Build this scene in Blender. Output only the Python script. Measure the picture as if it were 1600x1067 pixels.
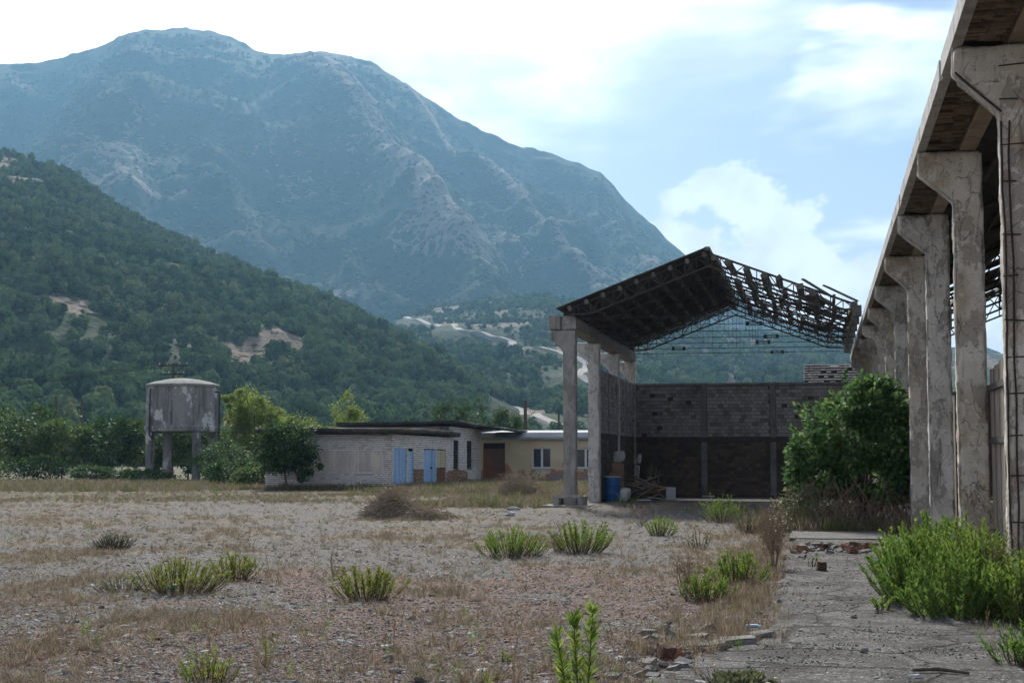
import bpy, bmesh, math, random
import numpy as np
from mathutils import Vector, Matrix, Quaternion, Euler

for o in list(bpy.data.objects):
    bpy.data.objects.remove(o)
SC = bpy.context.scene
COL = SC.collection
R = math.radians

# ------------------------------------------------------------------ camera
cam_d = bpy.data.cameras.new('camera')
cam = bpy.data.objects.new('camera', cam_d)
COL.objects.link(cam)
SC.camera = cam
cam_d.sensor_width = 36.0
cam_d.lens = 54.0
cam_d.clip_start = 0.1
cam_d.clip_end = 12000
cam.location = (0, 0, 1.5)
cam.rotation_euler = (R(90 + 4.396), 0, R(11.255))      # hall axis is +Y

# ------------------------------------------------------------------ sky, sun, exposure
SUN_AZ, SUN_EL = -17.0, 33.0
sun_v = Vector((math.sin(R(SUN_AZ)) * math.cos(R(SUN_EL)), math.cos(R(SUN_AZ)) * math.cos(R(SUN_EL)), math.sin(R(SUN_EL))))
W = bpy.data.worlds.new('World')
SC.world = W
W.use_nodes = True


def build_world():
    nt = W.node_tree
    nt.nodes.clear()
    N = nt.nodes.new
    L = nt.links.new
    out = N('ShaderNodeOutputWorld')
    bg = N('ShaderNodeBackground')
    bg.inputs['Strength'].default_value = 0.05
    L(bg.outputs[0], out.inputs['Surface'])
    sky = N('ShaderNodeTexSky')
    sky.sky_type = 'NISHITA'
    sky.sun_disc = False
    sky.sun_elevation = R(SUN_EL)
    sky.sun_rotation = R(SUN_AZ)
    sky.air_density = 1.0
    sky.dust_density = 0.4
    sky.ozone_density = 1.5
    tc = N('ShaderNodeTexCoord')
    sep = N('ShaderNodeSeparateXYZ')
    L(tc.outputs['Generated'], sep.inputs[0])

    def math_(op, a, b=None, clamp=False):
        m = N('ShaderNodeMath')
        m.operation = op
        m.use_clamp = clamp
        for i, v in enumerate((a, b)):
            if v is None:
                continue
            if isinstance(v, (int, float)):
                m.inputs[i].default_value = v
            else:
                L(v, m.inputs[i])
        return m.outputs[0]

    def ramp(v, a, b, lo=0.0, hi=1.0):
        m = N('ShaderNodeMapRange')
        m.interpolation_type = 'SMOOTHSTEP'
        L(v, m.inputs[0])
        for i, q in enumerate((a, b, lo, hi)):
            m.inputs[i + 1].default_value = q
        return m.outputs[0]

    def noise(vec, scale, detail, rough, off, dist=0.0, stretch=(1, 1, 1)):
        mp = N('ShaderNodeMapping')
        mp.inputs['Location'].default_value = off
        mp.inputs['Scale'].default_value = stretch
        L(vec, mp.inputs[0])
        n = N('ShaderNodeTexNoise')
        n.inputs['Scale'].default_value = scale
        n.inputs['Detail'].default_value = detail
        n.inputs['Roughness'].default_value = rough
        n.inputs['Distortion'].default_value = dist
        L(mp.outputs[0], n.inputs['Vector'])
        return n.outputs[0]

    def mix(f, a, b):
        m = N('ShaderNodeMix')
        m.data_type = 'RGBA'
        L(f, m.inputs[0])
        for i, v in ((6, a), (7, b)):
            if isinstance(v, tuple):
                m.inputs[i].default_value = v
            else:
                L(v, m.inputs[i])
        return m.outputs[2]

    # layer clouds on a plane overhead: coordinates dir.xy / (dir.z + k)
    z = math_('MAXIMUM', sep.outputs[2], 0.0)
    den = math_('ADD', z, 0.12)
    cx = math_('DIVIDE', sep.outputs[0], den)
    cy = math_('DIVIDE', sep.outputs[1], den)
    comb = N('ShaderNodeCombineXYZ')
    L(cx, comb.inputs[0]); L(cy, comb.inputs[1])
    # how near the sun: thin veil lit from behind
    dot = N('ShaderNodeVectorMath')
    dot.operation = 'DOT_PRODUCT'
    L(tc.outputs['Generated'], dot.inputs[0])
    dot.inputs[1].default_value = sun_v
    n1 = noise(comb.outputs[0], 0.95, 5.0, 0.58, CLOUD_OFF, 0.3)
    veil = ramp(math_('ADD', dot.outputs['Value'], math_('MULTIPLY', math_('SUBTRACT', n1, 0.5), 0.13)), 0.895, 0.968)
    lay = ramp(n1, 0.465, 0.56)
    lay = math_('MAXIMUM', lay, veil)
    n1b = noise(comb.outputs[0], 2.2, 3.0, 0.6, (3.1, 7.7, 0), 0.2)
    shade = ramp(n1b, 0.36, 0.60, 0.42, 1.0)
    # cumulus bank low over the hills
    el = math_('ARCSINE', sep.outputs[2])
    n2 = noise(tc.outputs['Generated'], 7.0, 6.0, 0.56, (2.2, 9.4, 5.0), 0.1, (1, 1, 1.35))
    thr = math_('SUBTRACT', n2, math_('MULTIPLY', math_('SUBTRACT', el, 0.163), 3.2))
    cum = ramp(thr, 0.49, 0.525)
    n3 = noise(tc.outputs['Generated'], 17.0, 3.0, 0.6, (5.3, 1.4, 2.0), 0.0)
    cshade = ramp(n3, 0.34, 0.60, 0.72, 1.0)
    cs = N('ShaderNodeMix'); cs.data_type = 'RGBA'; cs.blend_type = 'MULTIPLY'
    cs.inputs[0].default_value = 1.0
    cs.inputs[6].default_value = (7.7, 7.9, 8.2, 1)
    L(cshade, cs.inputs[7])
    ls = N('ShaderNodeMix'); ls.data_type = 'RGBA'; ls.blend_type = 'MULTIPLY'
    ls.inputs[0].default_value = 1.0
    ls.inputs[6].default_value = (8.0, 8.35, 8.9, 1)
    L(shade, ls.inputs[7])
    glow = mix(veil, ls.outputs[2], (34, 34, 34, 1))
    hs = N('ShaderNodeHueSaturation')
    hs.inputs['Saturation'].default_value = 1.0
    hs.inputs['Hue'].default_value = 0.530
    hs.inputs['Value'].default_value = 0.62
    L(sky.outputs[0], hs.inputs['Color'])
    c = mix(math_('MULTIPLY', lay, 0.92), hs.outputs[0], glow)
    c = mix(math_('MULTIPLY', cum, 0.95), c, cs.outputs[2])
    L(c, bg.inputs['Color'])


CLOUD_OFF = (-4.3, 7.9, 0)
HAZE = 0.000115
build_world()
W.cycles.sampling_method = 'MANUAL'
W.cycles.sample_map_resolution = 512
sd = bpy.data.lights.new('sun', 'SUN')
sd.energy = 2.3
sd.angle = R(8)
sd.color = (1.0, 0.95, 0.87)
sun = bpy.data.objects.new('sun', sd)
COL.objects.link(sun)
sun.rotation_euler = sun_v.to_track_quat('Z', 'Y').to_euler()
sun.location = (0, 0, 30)
SC.view_settings.view_transform = 'Standard'
SC.view_settings.look = 'None'
SC.view_settings.exposure = 1.38
SC.view_settings.gamma = 1.0
SC.view_settings.use_curve_mapping = False
SC.render.engine = 'CYCLES'
CY = SC.cycles
CY.use_denoising = True
try:
    CY.denoiser = 'OPENIMAGEDENOISE'
    CY.denoising_input_passes = 'RGB_ALBEDO_NORMAL'
    CY.denoising_prefilter = 'ACCURATE'
except Exception:
    pass
CY.max_bounces = 6
CY.diffuse_bounces = 2
CY.use_adaptive_sampling = True
CY.adaptive_threshold = 0.025
CY.transmission_bounces = 3
CY.transparent_max_bounces = 8
CY.volume_bounces = 0
CY.sample_clamp_indirect = 6.0


# ------------------------------------------------------------------ helpers
def srgb(h):
    v = [int(h[i:i + 2], 16) / 255 for i in (0, 2, 4)]
    return tuple((c / 12.92 if c <= 0.04045 else ((c + 0.055) / 1.055) ** 2.4) for c in v)


def _hash(ix, iy, seed):
    h = (ix.astype(np.int64) * 374761393 + iy.astype(np.int64) * 668265263 + seed * 1442695041) & 0x7fffffff
    h = ((h ^ (h >> 13)) * 1274126177) & 0x7fffffff
    h = (h ^ (h >> 16)) & 0xffffff
    return h / float(0xffffff)


def vnoise(x, y, seed=0):
    x = np.asarray(x, float); y = np.asarray(y, float)
    ix = np.floor(x); iy = np.floor(y)
    fx = x - ix; fy = y - iy
    fx = fx * fx * fx * (fx * (fx * 6 - 15) + 10); fy = fy * fy * fy * (fy * (fy * 6 - 15) + 10)
    a = _hash(ix, iy, seed); b = _hash(ix + 1, iy, seed)
    c = _hash(ix, iy + 1, seed); d = _hash(ix + 1, iy + 1, seed)
    return (a * (1 - fx) + b * fx) * (1 - fy) + (c * (1 - fx) + d * fx) * fy


def fbm(x, y, seed=0, octv=4, rough=0.5):
    s = 0; amp = 1; tot = 0
    x = np.asarray(x, float); y = np.asarray(y, float)
    for k in range(octv):
        s = s + amp * vnoise(x, y, seed + 17 * k)
        tot += amp
        amp *= rough
        x = x * 2.03 + 11.3; y = y * 2.03 - 7.1
    return s / tot


def sstep(v, a, b):
    t = np.clip((np.asarray(v, float) - a) / (b - a), 0, 1)
    return t * t * (3 - 2 * t)


ORG = {}


def put(o, label=None, cat=None, group=None, kind=None):
    if label: o['label'] = label
    if cat: o['category'] = cat
    if group: o['group'] = group
    if kind: o['kind'] = kind
    return o


def empty(name, loc, label=None, cat=None, group=None):
    o = bpy.data.objects.new(name, None)
    COL.objects.link(o)
    o.location = loc
    o.empty_display_size = 0.2
    ORG[o.name] = Vector(loc)
    return put(o, label, cat, group)


def link(name, me, mat=None, parent=None):
    o = bpy.data.objects.new(name, me)
    COL.objects.link(o)
    if mat is not None and len(me.materials) == 0:
        me.materials.append(mat)
    if parent is not None:
        o.parent = parent
        ORG[o.name] = ORG.get(parent.name, Vector((0, 0, 0)))
    else:
        ORG[o.name] = Vector((0, 0, 0))
    return o


def np_mesh(name, V, F, smooth=False, attrs=None):
    """V (n,3); F (m,k) all faces of the same size"""
    V = np.asarray(V, np.float32).reshape(-1, 3)
    F = np.asarray(F, np.int32)
    me = bpy.data.meshes.new(name)
    m, k = F.shape
    me.vertices.add(len(V)); me.loops.add(m * k); me.polygons.add(m)
    me.vertices.foreach_set('co', V.ravel())
    me.loops.foreach_set('vertex_index', F.ravel())
    me.polygons.foreach_set('loop_start', np.arange(0, m * k, k, dtype=np.int32))
    me.polygons.foreach_set('loop_total', np.full(m, k, np.int32))
    if smooth:
        me.polygons.foreach_set('use_smooth', np.ones(m, bool))
    if attrs:
        for an, av in attrs.items():
            a = me.attributes.new(an, 'FLOAT', 'POINT')
            a.data.foreach_set('value', np.asarray(av, np.float32).ravel())
    me.update(calc_edges=True)
    return me


class MB:
    def __init__(s):
        s.v = []; s.f = []

    def add(s, vs, fs):
        n = len(s.v)
        s.v += [tuple(p) for p in vs]
        s.f += [tuple(i + n for i in q) for q in fs]
        return s

    def box(s, x0, x1, y0, y1, z0, z1, M=None):
        vs = [Vector((x, y, z)) for z in (z0, z1) for y in (y0, y1) for x in (x0, x1)]
        if M is not None: vs = [M @ p for p in vs]
        return s.add(vs, [(0, 2, 3, 1), (4, 5, 7, 6), (0, 1, 5, 4), (2, 6, 7, 3), (0, 4, 6, 2), (1, 3, 7, 5)])

    def bar(s, p, q, w, h=None, up=(0, 0, 1)):
        """rectangular bar from p to q"""
        h = h or w
        p = Vector(p); q = Vector(q)
        d = (q - p).normalized()
        u = Vector(up)
        if abs(d.dot(u)) > 0.98: u = Vector((1, 0, 0))
        a = d.cross(u).normalized(); b = a.cross(d).normalized()
        vs = [c + a * (sx * w / 2) + b * (sz * h / 2) for c in (p, q) for sx, sz in ((-1, -1), (1, -1), (1, 1), (-1, 1))]
        return s.add(vs, [(3, 2, 1, 0), (4, 5, 6, 7), (0, 1, 5, 4), (1, 2, 6, 5), (2, 3, 7, 6), (3, 0, 4, 7)])

    def tube(s, pts, rs, n=8, caps=True):
        pts = [Vector(p) for p in pts]
        if not hasattr(rs, '__len__'): rs = [rs] * len(pts)
        base = len(s.v)
        ref = None
        for i, p in enumerate(pts):
            d = (pts[min(i + 1, len(pts) - 1)] - pts[max(i - 1, 0)]).normalized()
            if ref is None:
                ref = Vector((0, 0, 1)) if abs(d.z) < 0.9 else Vector((1, 0, 0))
            a = d.cross(ref).normalized(); b = a.cross(d).normalized()
            ref = b
            for k in range(n):
                t = 2 * math.pi * k / n
                s.v.append(tuple(p + a * (rs[i] * math.cos(t)) + b * (rs[i] * math.sin(t))))
        for i in range(len(pts) - 1):
            for k in range(n):
                q0 = base + i * n + k; q1 = base + i * n + (k + 1) % n
                s.f.append((q0, q1, q1 + n, q0 + n))
        if caps:
            s.f.append(tuple(base + k for k in range(n))[::-1])
            e = base + (len(pts) - 1) * n
            s.f.append(tuple(e + k for k in range(n)))
        return s

    def lathe(s, prof, n=32, c=(0, 0, 0)):
        base = len(s.v)
        for r, z in prof:
            for k in range(n):
                t = 2 * math.pi * k / n
                s.v.append((c[0] + r * math.cos(t), c[1] + r * math.sin(t), c[2] + z))
        for i in range(len(prof) - 1):
            for k in range(n):
                q0 = base + i * n + k; q1 = base + i * n + (k + 1) % n
                s.f.append((q0, q1, q1 + n, q0 + n))
        return s

    def prism(s, poly, y0, y1, axis='y'):
        """polygon in XZ extruded along y (or polygon in XY along z, YZ along x)"""
        n = len(poly)
        def P(a, b, t):
            return {'y': (a, t, b), 'z': (a, b, t), 'x': (t, a, b)}[axis]
        vs = [P(a, b, y0) for a, b in poly] + [P(a, b, y1) for a, b in poly]
        fs = [tuple(range(n)), tuple(range(2 * n - 1, n - 1, -1))]
        fs += [((i + 1) % n, i, i + n, (i + 1) % n + n) for i in range(n)]
        return s.add(vs, fs)

    def mesh(s, name, org=(0, 0, 0), smooth=False, bevel=0.0):
        me = bpy.data.meshes.new(name)
        ox, oy, oz = org
        me.from_pydata([(x - ox, y - oy, z - oz) for x, y, z in s.v], [], s.f)
        bm = bmesh.new(); bm.from_mesh(me)
        bmesh.ops.recalc_face_normals(bm, faces=bm.faces)
        if bevel > 0:
            bmesh.ops.bevel(bm, geom=list(bm.edges), offset=bevel, segments=1, affect='EDGES')
        if smooth:
            for fc in bm.faces: fc.smooth = True
        bm.to_mesh(me); bm.free()
        me.update()
        return me

    def build(s, name, mat, parent=None, smooth=False, bevel=0.0):
        org = ORG.get(parent.name, Vector((0, 0, 0))) if parent is not None else Vector((0, 0, 0))
        return link(name, s.mesh(name, org, smooth, bevel), mat, parent)


# ------------------------------------------------------------------ materials
MATS = {}


class NT:
    """small wrapper to write node materials"""
    def __init__(s, name):
        s.m = bpy.data.materials.new(name)
        s.m.use_nodes = True
        s.t = s.m.node_tree
        s.t.nodes.clear()
        s.out = s.t.nodes.new('ShaderNodeOutputMaterial')
        MATS[name] = s.m
        s.pos = None

    def n(s, kind, **kw):
        nd = s.t.nodes.new(kind)
        for k, v in kw.items():
            setattr(nd, k, v)
        return nd

    def l(s, a, b):
        s.t.links.new(a, b)

    def val(s, sock, v):
        if isinstance(v, (int, float)): sock.default_value = v
        elif isinstance(v, tuple): sock.default_value = v if len(v) == 4 or sock.type == 'VECTOR' else (*v, 1)
        else: s.l(v, sock)

    def coord(s, kind='Position'):
        if kind == 'Position':
            return s.n('ShaderNodeNewGeometry').outputs['Position']
        return s.n('ShaderNodeTexCoord').outputs[kind]

    def noise(s, scale, detail=4, rough=0.55, stretch=(1, 1, 1), vec=None, dist=0.0, off=(0, 0, 0), kind='Position'):
        mp = s.n('ShaderNodeMapping')
        s.l(vec or s.coord(kind), mp.inputs[0])
        mp.inputs['Scale'].default_value = stretch
        mp.inputs['Location'].default_value = off
        nd = s.n('ShaderNodeTexNoise')
        nd.inputs['Scale'].default_value = scale
        nd.inputs['Detail'].default_value = detail
        nd.inputs['Roughness'].default_value = rough
        nd.inputs['Distortion'].default_value = dist
        s.l(mp.outputs[0], nd.inputs['Vector'])
        return nd.outputs[0]

    def vor(s, scale, stretch=(1, 1, 1), feature='F1', out='Distance', kind='Position', rnd=1.0):
        mp = s.n('ShaderNodeMapping')
        s.l(s.coord(kind), mp.inputs[0])
        mp.inputs['Scale'].default_value = stretch
        nd = s.n('ShaderNodeTexVoronoi', feature=feature)
        nd.inputs['Scale'].default_value = scale
        nd.inputs['Randomness'].default_value = rnd
        s.l(mp.outputs[0], nd.inputs['Vector'])
        return nd.outputs[out]

    def ramp(s, v, a, b, lo=0.0, hi=1.0):
        m = s.n('ShaderNodeMapRange', interpolation_type='SMOOTHSTEP')
        s.l(v, m.inputs[0])
        for i, q in enumerate((a, b, lo, hi)): m.inputs[i + 1].default_value = q
        return m.outputs[0]

    def math(s, op, a, b=0.0, clamp=False):
        m = s.n('ShaderNodeMath', operation=op, use_clamp=clamp)
        s.val(m.inputs[0], a); s.val(m.inputs[1], b)
        return m.outputs[0]

    def mix(s, f, a, b, blend='MIX'):
        m = s.n('ShaderNodeMix', data_type='RGBA', blend_type=blend)
        s.val(m.inputs[0], f)
        s.val(m.inputs[6], a); s.val(m.inputs[7], b)
        return m.outputs[2]

    def attr(s, name):
        a = s.n('ShaderNodeAttribute'); a.attribute_name = name
        return a.outputs['Fac']

    def island(s):
        return s.n('ShaderNodeNewGeometry').outputs['Random Per Island']

    def objrand(s):
        return s.n('ShaderNodeObjectInfo').outputs['Random']

    def bump(s, h, strength=0.3, dist=0.02, normal=None):
        b = s.n('ShaderNodeBump')
        b.inputs['Strength'].default_value = strength
        b.inputs['Distance'].default_value = dist
        s.l(h, b.inputs['Height'])
        if normal is not None: s.l(normal, b.inputs['Normal'])
        return b.outputs[0]

    def principled(s, col, rough=0.85, bump=None, metal=0.0, spec=0.3):
        p = s.n('ShaderNodeBsdfPrincipled')
        s.val(p.inputs['Base Color'], col)
        s.val(p.inputs['Roughness'], rough)
        p.inputs['Metallic'].default_value = metal
        p.inputs['Specular IOR Level'].default_value = spec
        if bump is not None: s.l(bump, p.inputs['Normal'])
        s.l(p.outputs[0], s.out.inputs['Surface'])
        return p

    def leaf(s, col, trans=0.35, rough=0.6, spec=0.2):
        p = s.n('ShaderNodeBsdfPrincipled')
        s.val(p.inputs['Base Color'], col)
        p.inputs['Roughness'].default_value = rough
        p.inputs['Specular IOR Level'].default_value = spec
        t = s.n('ShaderNodeBsdfTranslucent')
        s.val(t.inputs['Color'], col)
        m = s.n('ShaderNodeMixShader')
        m.inputs[0].default_value = trans
        s.l(p.outputs[0], m.inputs[1]); s.l(t.outputs[0], m.inputs[2])
        s.l(m.outputs[0], s.out.inputs['Surface'])


def leafmat(name, c1, c2, c3=None, trans=0.35):
    """leaf colours vary from leaf to leaf"""
    t = NT(name)
    r = t.island()
    col = t.mix(t.ramp(r, 0.0, 0.8), c1, c2)
    if c3:
        col = t.mix(t.ramp(r, 0.84, 0.97), col, c3)
    t.leaf(col, trans)
    return t.m


def concrete(name, base, dark, light, scale=1.0, streak=0.6, patch=0.5, bump=0.5, warm=None):
    t = NT(name)
    k = scale
    big = t.noise(1.1 * k, 5, 0.62)
    fine = t.noise(30 * k, 6, 0.72)
    mid = t.noise(5 * k, 7, 0.68, dist=0.5)
    grey = tuple(0.5 * a + 0.5 * b for a, b in zip(base, dark))
    c = t.mix(t.ramp(big, 0.38, 0.62), base, light)
    if warm:
        c = t.mix(t.ramp(t.noise(0.8 * k, 5, 0.65, off=(4, 2, 9)), 0.50, 0.62), c, warm)
    # worn-off skin: patches with hard edges
    pn = t.noise(1.9 * k, 8, 0.66, (1.4, 1.4, 0.7), off=(2, 7, 5), dist=0.3)
    c = t.mix(t.math('MULTIPLY', t.ramp(pn, 0.525, 0.55), min(1.0, streak)), c, grey)
    c = t.mix(t.math('MULTIPLY', t.ramp(mid, 0.565, 0.585), patch), c, light)
    # runs of dirt
    st = t.noise(2.6 * k, 6, 0.68, (2.2, 2.2, 0.16))
    c = t.mix(t.math('MULTIPLY', t.ramp(st, 0.55, 0.70), streak), c, dark)
    sp = t.noise(8 * k, 7, 0.75, off=(7, 1, 3))
    c = t.mix(t.math('MULTIPLY', t.ramp(sp, 0.59, 0.63), 0.65), c, dark)
    # hair cracks
    mp = t.n('ShaderNodeMapping'); t.l(t.coord(), mp.inputs[0]); mp.inputs['Scale'].default_value = (1, 1, 0.7)
    wob = t.n('ShaderNodeTexNoise'); wob.inputs['Scale'].default_value = 3.5 * k; t.l(mp.outputs[0], wob.inputs['Vector'])
    add = t.n('ShaderNodeMix', data_type='RGBA', blend_type='ADD'); add.inputs[0].default_value = 0.35
    t.l(mp.outputs[0], add.inputs[6]); t.l(wob.outputs['Color'], add.inputs[7])
    vr = t.n('ShaderNodeTexVoronoi', feature='DISTANCE_TO_EDGE'); vr.inputs['Scale'].default_value = 2.6 * k
    t.l(add.outputs[2], vr.inputs['Vector'])
    crack = t.math('MULTIPLY', t.ramp(vr.outputs['Distance'], 0.004, 0.018, 1.0, 0.0), t.ramp(t.noise(1.4 * k, 3, 0.5, off=(1, 1, 6)), 0.45, 0.58))
    c = t.mix(t.math('MULTIPLY', crack, 0.5), c, dark)
    c = t.mix(t.ramp(fine, 0.38, 0.75, 0.0, 0.35), c, grey)
    hgt = t.math('SUBTRACT', t.math('ADD', mid, t.math('MULTIPLY', t.ramp(pn, 0.525, 0.55), -0.35)), crack)
    b = t.bump(fine, bump, 0.012, t.bump(hgt, bump, 0.03))
    t.principled(c, 0.92, b, spec=0.15)
    return t.m


def plain(name, c1, c2, scale=4.0, rough=0.8, bump=0.2, metal=0.0, stretch=(1, 1, 1), spec=0.3):
    t = NT(name)
    n = t.noise(scale, 6, 0.65, stretch)
    f = t.noise(scale * 7, 5, 0.7, stretch)
    c = t.mix(t.ramp(n, 0.35, 0.68), c1, c2)
    c = t.mix(t.ramp(f, 0.4, 0.8, 0.0, 0.4), c, tuple(v * 0.5 for v in c1))
    t.principled(c, rough, t.bump(f, bump, 0.01), metal, spec)
    return t.m


def brickmat(name, c1, c2, c3, dirt, spots=0.5):
    """colour differs from brick to brick, dirt runs over them"""
    t = NT(name)
    r = t.island()
    r2 = t.objrand()
    rr = t.math('FRACT', t.math('ADD', r, t.math('MULTIPLY', r2, 7.31)))
    c = t.mix(t.ramp(rr, 0.0, 0.6), c1, c2)
    c = t.mix(t.ramp(rr, 0.72, 0.95), c, c3)
    big = t.noise(0.7, 5, 0.65, (1, 1, 0.5))
    c = t.mix(t.math('MULTIPLY', t.ramp(big, 0.48, 0.66), spots), c, dirt)
    f = t.noise(22, 6, 0.7)
    c = t.mix(t.ramp(f, 0.4, 0.75, 0.0, 0.5), c, dirt)
    t.principled(c, 0.92, t.bump(f, 0.4, 0.01), spec=0.15)
    return t.m
# ------------------------------------------------------------------ the land
# ridges as (bearing in degrees from +Y, distance in metres, height in metres)
RIDGE_M = [(-43.62, 3300, 621.5), (-38.17, 3300, 706.5), (-34.2, 3300, 755.8), (-29.98, 3300, 814.9), (-28.45, 3276, 828.0), (-26.89, 3251, 848.7), (-25.77, 3234, 877.0), (-24.97, 3221, 890.3), (-23.47, 3198, 892.0), (-22.54, 3184, 888.4), (-21.83, 3174, 872.8), (-20.88, 3160, 844.6), (-19.93, 3146, 835.1), (-18.5, 3125, 837.7), (-17.54, 3111, 826.3), (-16.58, 3097, 809.4), (-15.86, 3086, 782.3), (-14.89, 3072, 746.8), (-13.68, 3055, 700.1), (-12.22, 3034, 656.8), (-11.25, 3020, 631.9), (-9.8, 2999, 604.3), (-8.6, 2982, 578.7), (-7.88, 2971, 562.4), (-7.52, 2966, 539.7), (-7.04, 2959, 506.7), (-6.45, 2950, 477.4), (-5.5, 2936, 427.3), (-4.79, 2926, 390.8), (-3.62, 2915, 337.2), (-1.75, 2915, 275.0), (0.55, 2915, 237.0), (5.04, 2915, 185.5), (13.39, 2915, 131.5), (30, 2915, 90)]
RIDGE_F = [(-43.66, 1100, 224.0), (-38.15, 1100, 223.9), (-34.15, 1100, 220.4), (-29.91, 1100, 214.6), (-28.59, 1073, 204.4), (-27.24, 1046, 188.7), (-25.42, 1010, 161.7), (-23.81, 978, 143.6), (-22.42, 952, 129.7), (-20.78, 920, 115.7), (-19.6, 898, 105.4), (-18.42, 875, 95.0), (-16.99, 848, 81.8), (-15.8, 826, 70.1), (-14.12, 794, 55.0), (-12.21, 758, 39.3), (-10.06, 718, 24.7), (-7.68, 695, 14.7), (-5.32, 695, 6.7), (-3.0, 695, 1.0), (10, 695, -3)]
RIDGE_V = [(-26, 1500, 85), (-23.05, 1500, 98.1), (-19.58, 1500, 117.8), (-17.46, 1500, 130.8), (-16.04, 1500, 139.3), (-15.09, 1500, 146.4), (-14.13, 1500, 154.7), (-12.21, 1500, 161.2), (-10.05, 1500, 165.6), (-8.86, 1500, 163.0), (-7.42, 1500, 153.9), (-5.28, 1500, 139.0), (-2.93, 1500, 129.0), (-0.6, 1500, 123.2), (1.24, 1500, 116.2), (5.05, 1500, 108.3), (13.41, 1500, 91.2), (30, 1500, 80)]


def ridge(tab, az):
    t = np.array(tab)
    return np.interp(az, t[:, 0], t[:, 1]), np.interp(az, t[:, 0], t[:, 2])


# spurs of the mountain: bearing along the fall line from foot (t=0) to ridge (t=1), width, relief
SPURS = [([(0.0, -9.0), (0.3, -12.5), (0.55, -15.2), (0.75, -17.6), (0.9, -18.9), (1.0, -18.6)], 1.5, 70, 1.0),
         ([(0.0, -6.0), (0.4, -8.0), (0.65, -11.0), (0.85, -14.0), (1.0, -15.4)], 0.8, 30, 0.8),
         ([(0.0, -24.0), (0.5, -25.5), (1.0, -26.5)], 1.8, 50, 0.2),
         ([(0.0, -3.0), (0.5, -5.8), (0.8, -7.4), (1.0, -7.8)], 0.8, 30, 0.5)]


def mountain(az, t):
    """height and bareness; t is 0 at the foot, 1 on the ridge, more beyond it"""
    Dr, Zr = ridge(RIDGE_M, az)
    Df = 1450.0
    D = Df + t * (Dr - Df)
    g = np.where(t <= 1, np.clip(t, 0, 1) ** 1.12, 1 - (t - 1) * 0.9)
    env = np.clip(4 * t * (1 - t), 0, 1) ** 0.8
    z = Zr * g
    x = D * np.sin(np.radians(az)); y = D * np.cos(np.radians(az))
    wx = (fbm(x / 500, y / 500, 8, 3) - 0.5) * 500
    gul = 1 - np.abs(2 * fbm((x + wx) / 420 + y / 1500, (y + wx) / 1100, 5, 4) - 1)
    z = z + env * ((gul - 0.75) * 150 + (fbm(x / 120, y / 120, 9, 5, 0.55) - 0.5) * 75)
    bare = np.zeros_like(z)
    for path, w, amp, br in SPURS:
        p = np.array(path)
        c = np.interp(t, p[:, 0], p[:, 1])
        k = np.exp(-((az - c) / w) ** 2)
        z = z + env * amp * k
        bare = np.maximum(bare, br * np.exp(-((az - c - 0.2) / (w * 0.62)) ** 2) * sstep(t, 0.15, 0.45))
    bare = np.minimum(bare, 0.86) + 0.55 * sstep(fbm(x / 170, y / 260, 31, 5, 0.66), 0.52, 0.68) * sstep(t, 0.05, 0.25) * (1 - 0.8 * sstep(t, 0.5, 0.72))
    z = z + (fbm(x / 25, y / 25, 3, 3) - 0.5) * 10 * np.clip(t * 4, 0, 1)
    return x, y, z - 3 * (t <= 0), np.clip(bare, 0, 1)


def polar(tab, Df, rough, seed, pw, thr):
    def fn(az, t):
        Dr, Zr = ridge(tab, az)
        D = Df + t * (Dr - Df)
        Zr = Zr - 5.0      # the crowns of the wood make up the rest
        g = np.where(t <= 1, np.clip(t, 0, 1) ** pw, 1 - (t - 1) * 1.4)
        x = D * np.sin(np.radians(az)); y = D * np.cos(np.radians(az))
        env = np.clip(4 * t * (1 - t), 0, 1) ** 0.7
        z = Zr * g + env * rough * ((1 - np.abs(2 * fbm(x / 190, y / 190, seed, 3) - 1) - 0.72) * 1.2 + (fbm(x / 45, y / 45, seed + 3, 4) - 0.5) * 0.8)
        bare = sstep(fbm(x / 45, y / 80, seed + 40, 5, 0.65), thr, thr + .055) 
        return x, y, z - 2.0 * (t <= 0.0), bare
    return fn


foothill = polar(RIDGE_F, 330.0, 22.0, 101, 1.0, .605)
valley = polar(RIDGE_V, 360.0, 15.0, 202, 1.25, .575)


def hill_mesh(name, fn, a0, a1, na, t1, nt):
    A, T = np.meshgrid(np.linspace(a0, a1, na), np.linspace(0, t1, nt))
    x, y, z, b = fn(A, T)
    V = np.stack([x, y, z], -1).reshape(-1, 3)
    i = np.arange(nt - 1)[:, None] * na + np.arange(na - 1)[None, :]
    F = np.stack([i, i + 1, i + na + 1, i + na], -1).reshape(-1, 4)
    return np_mesh(name, V, F, True, {'bare': b})


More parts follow.
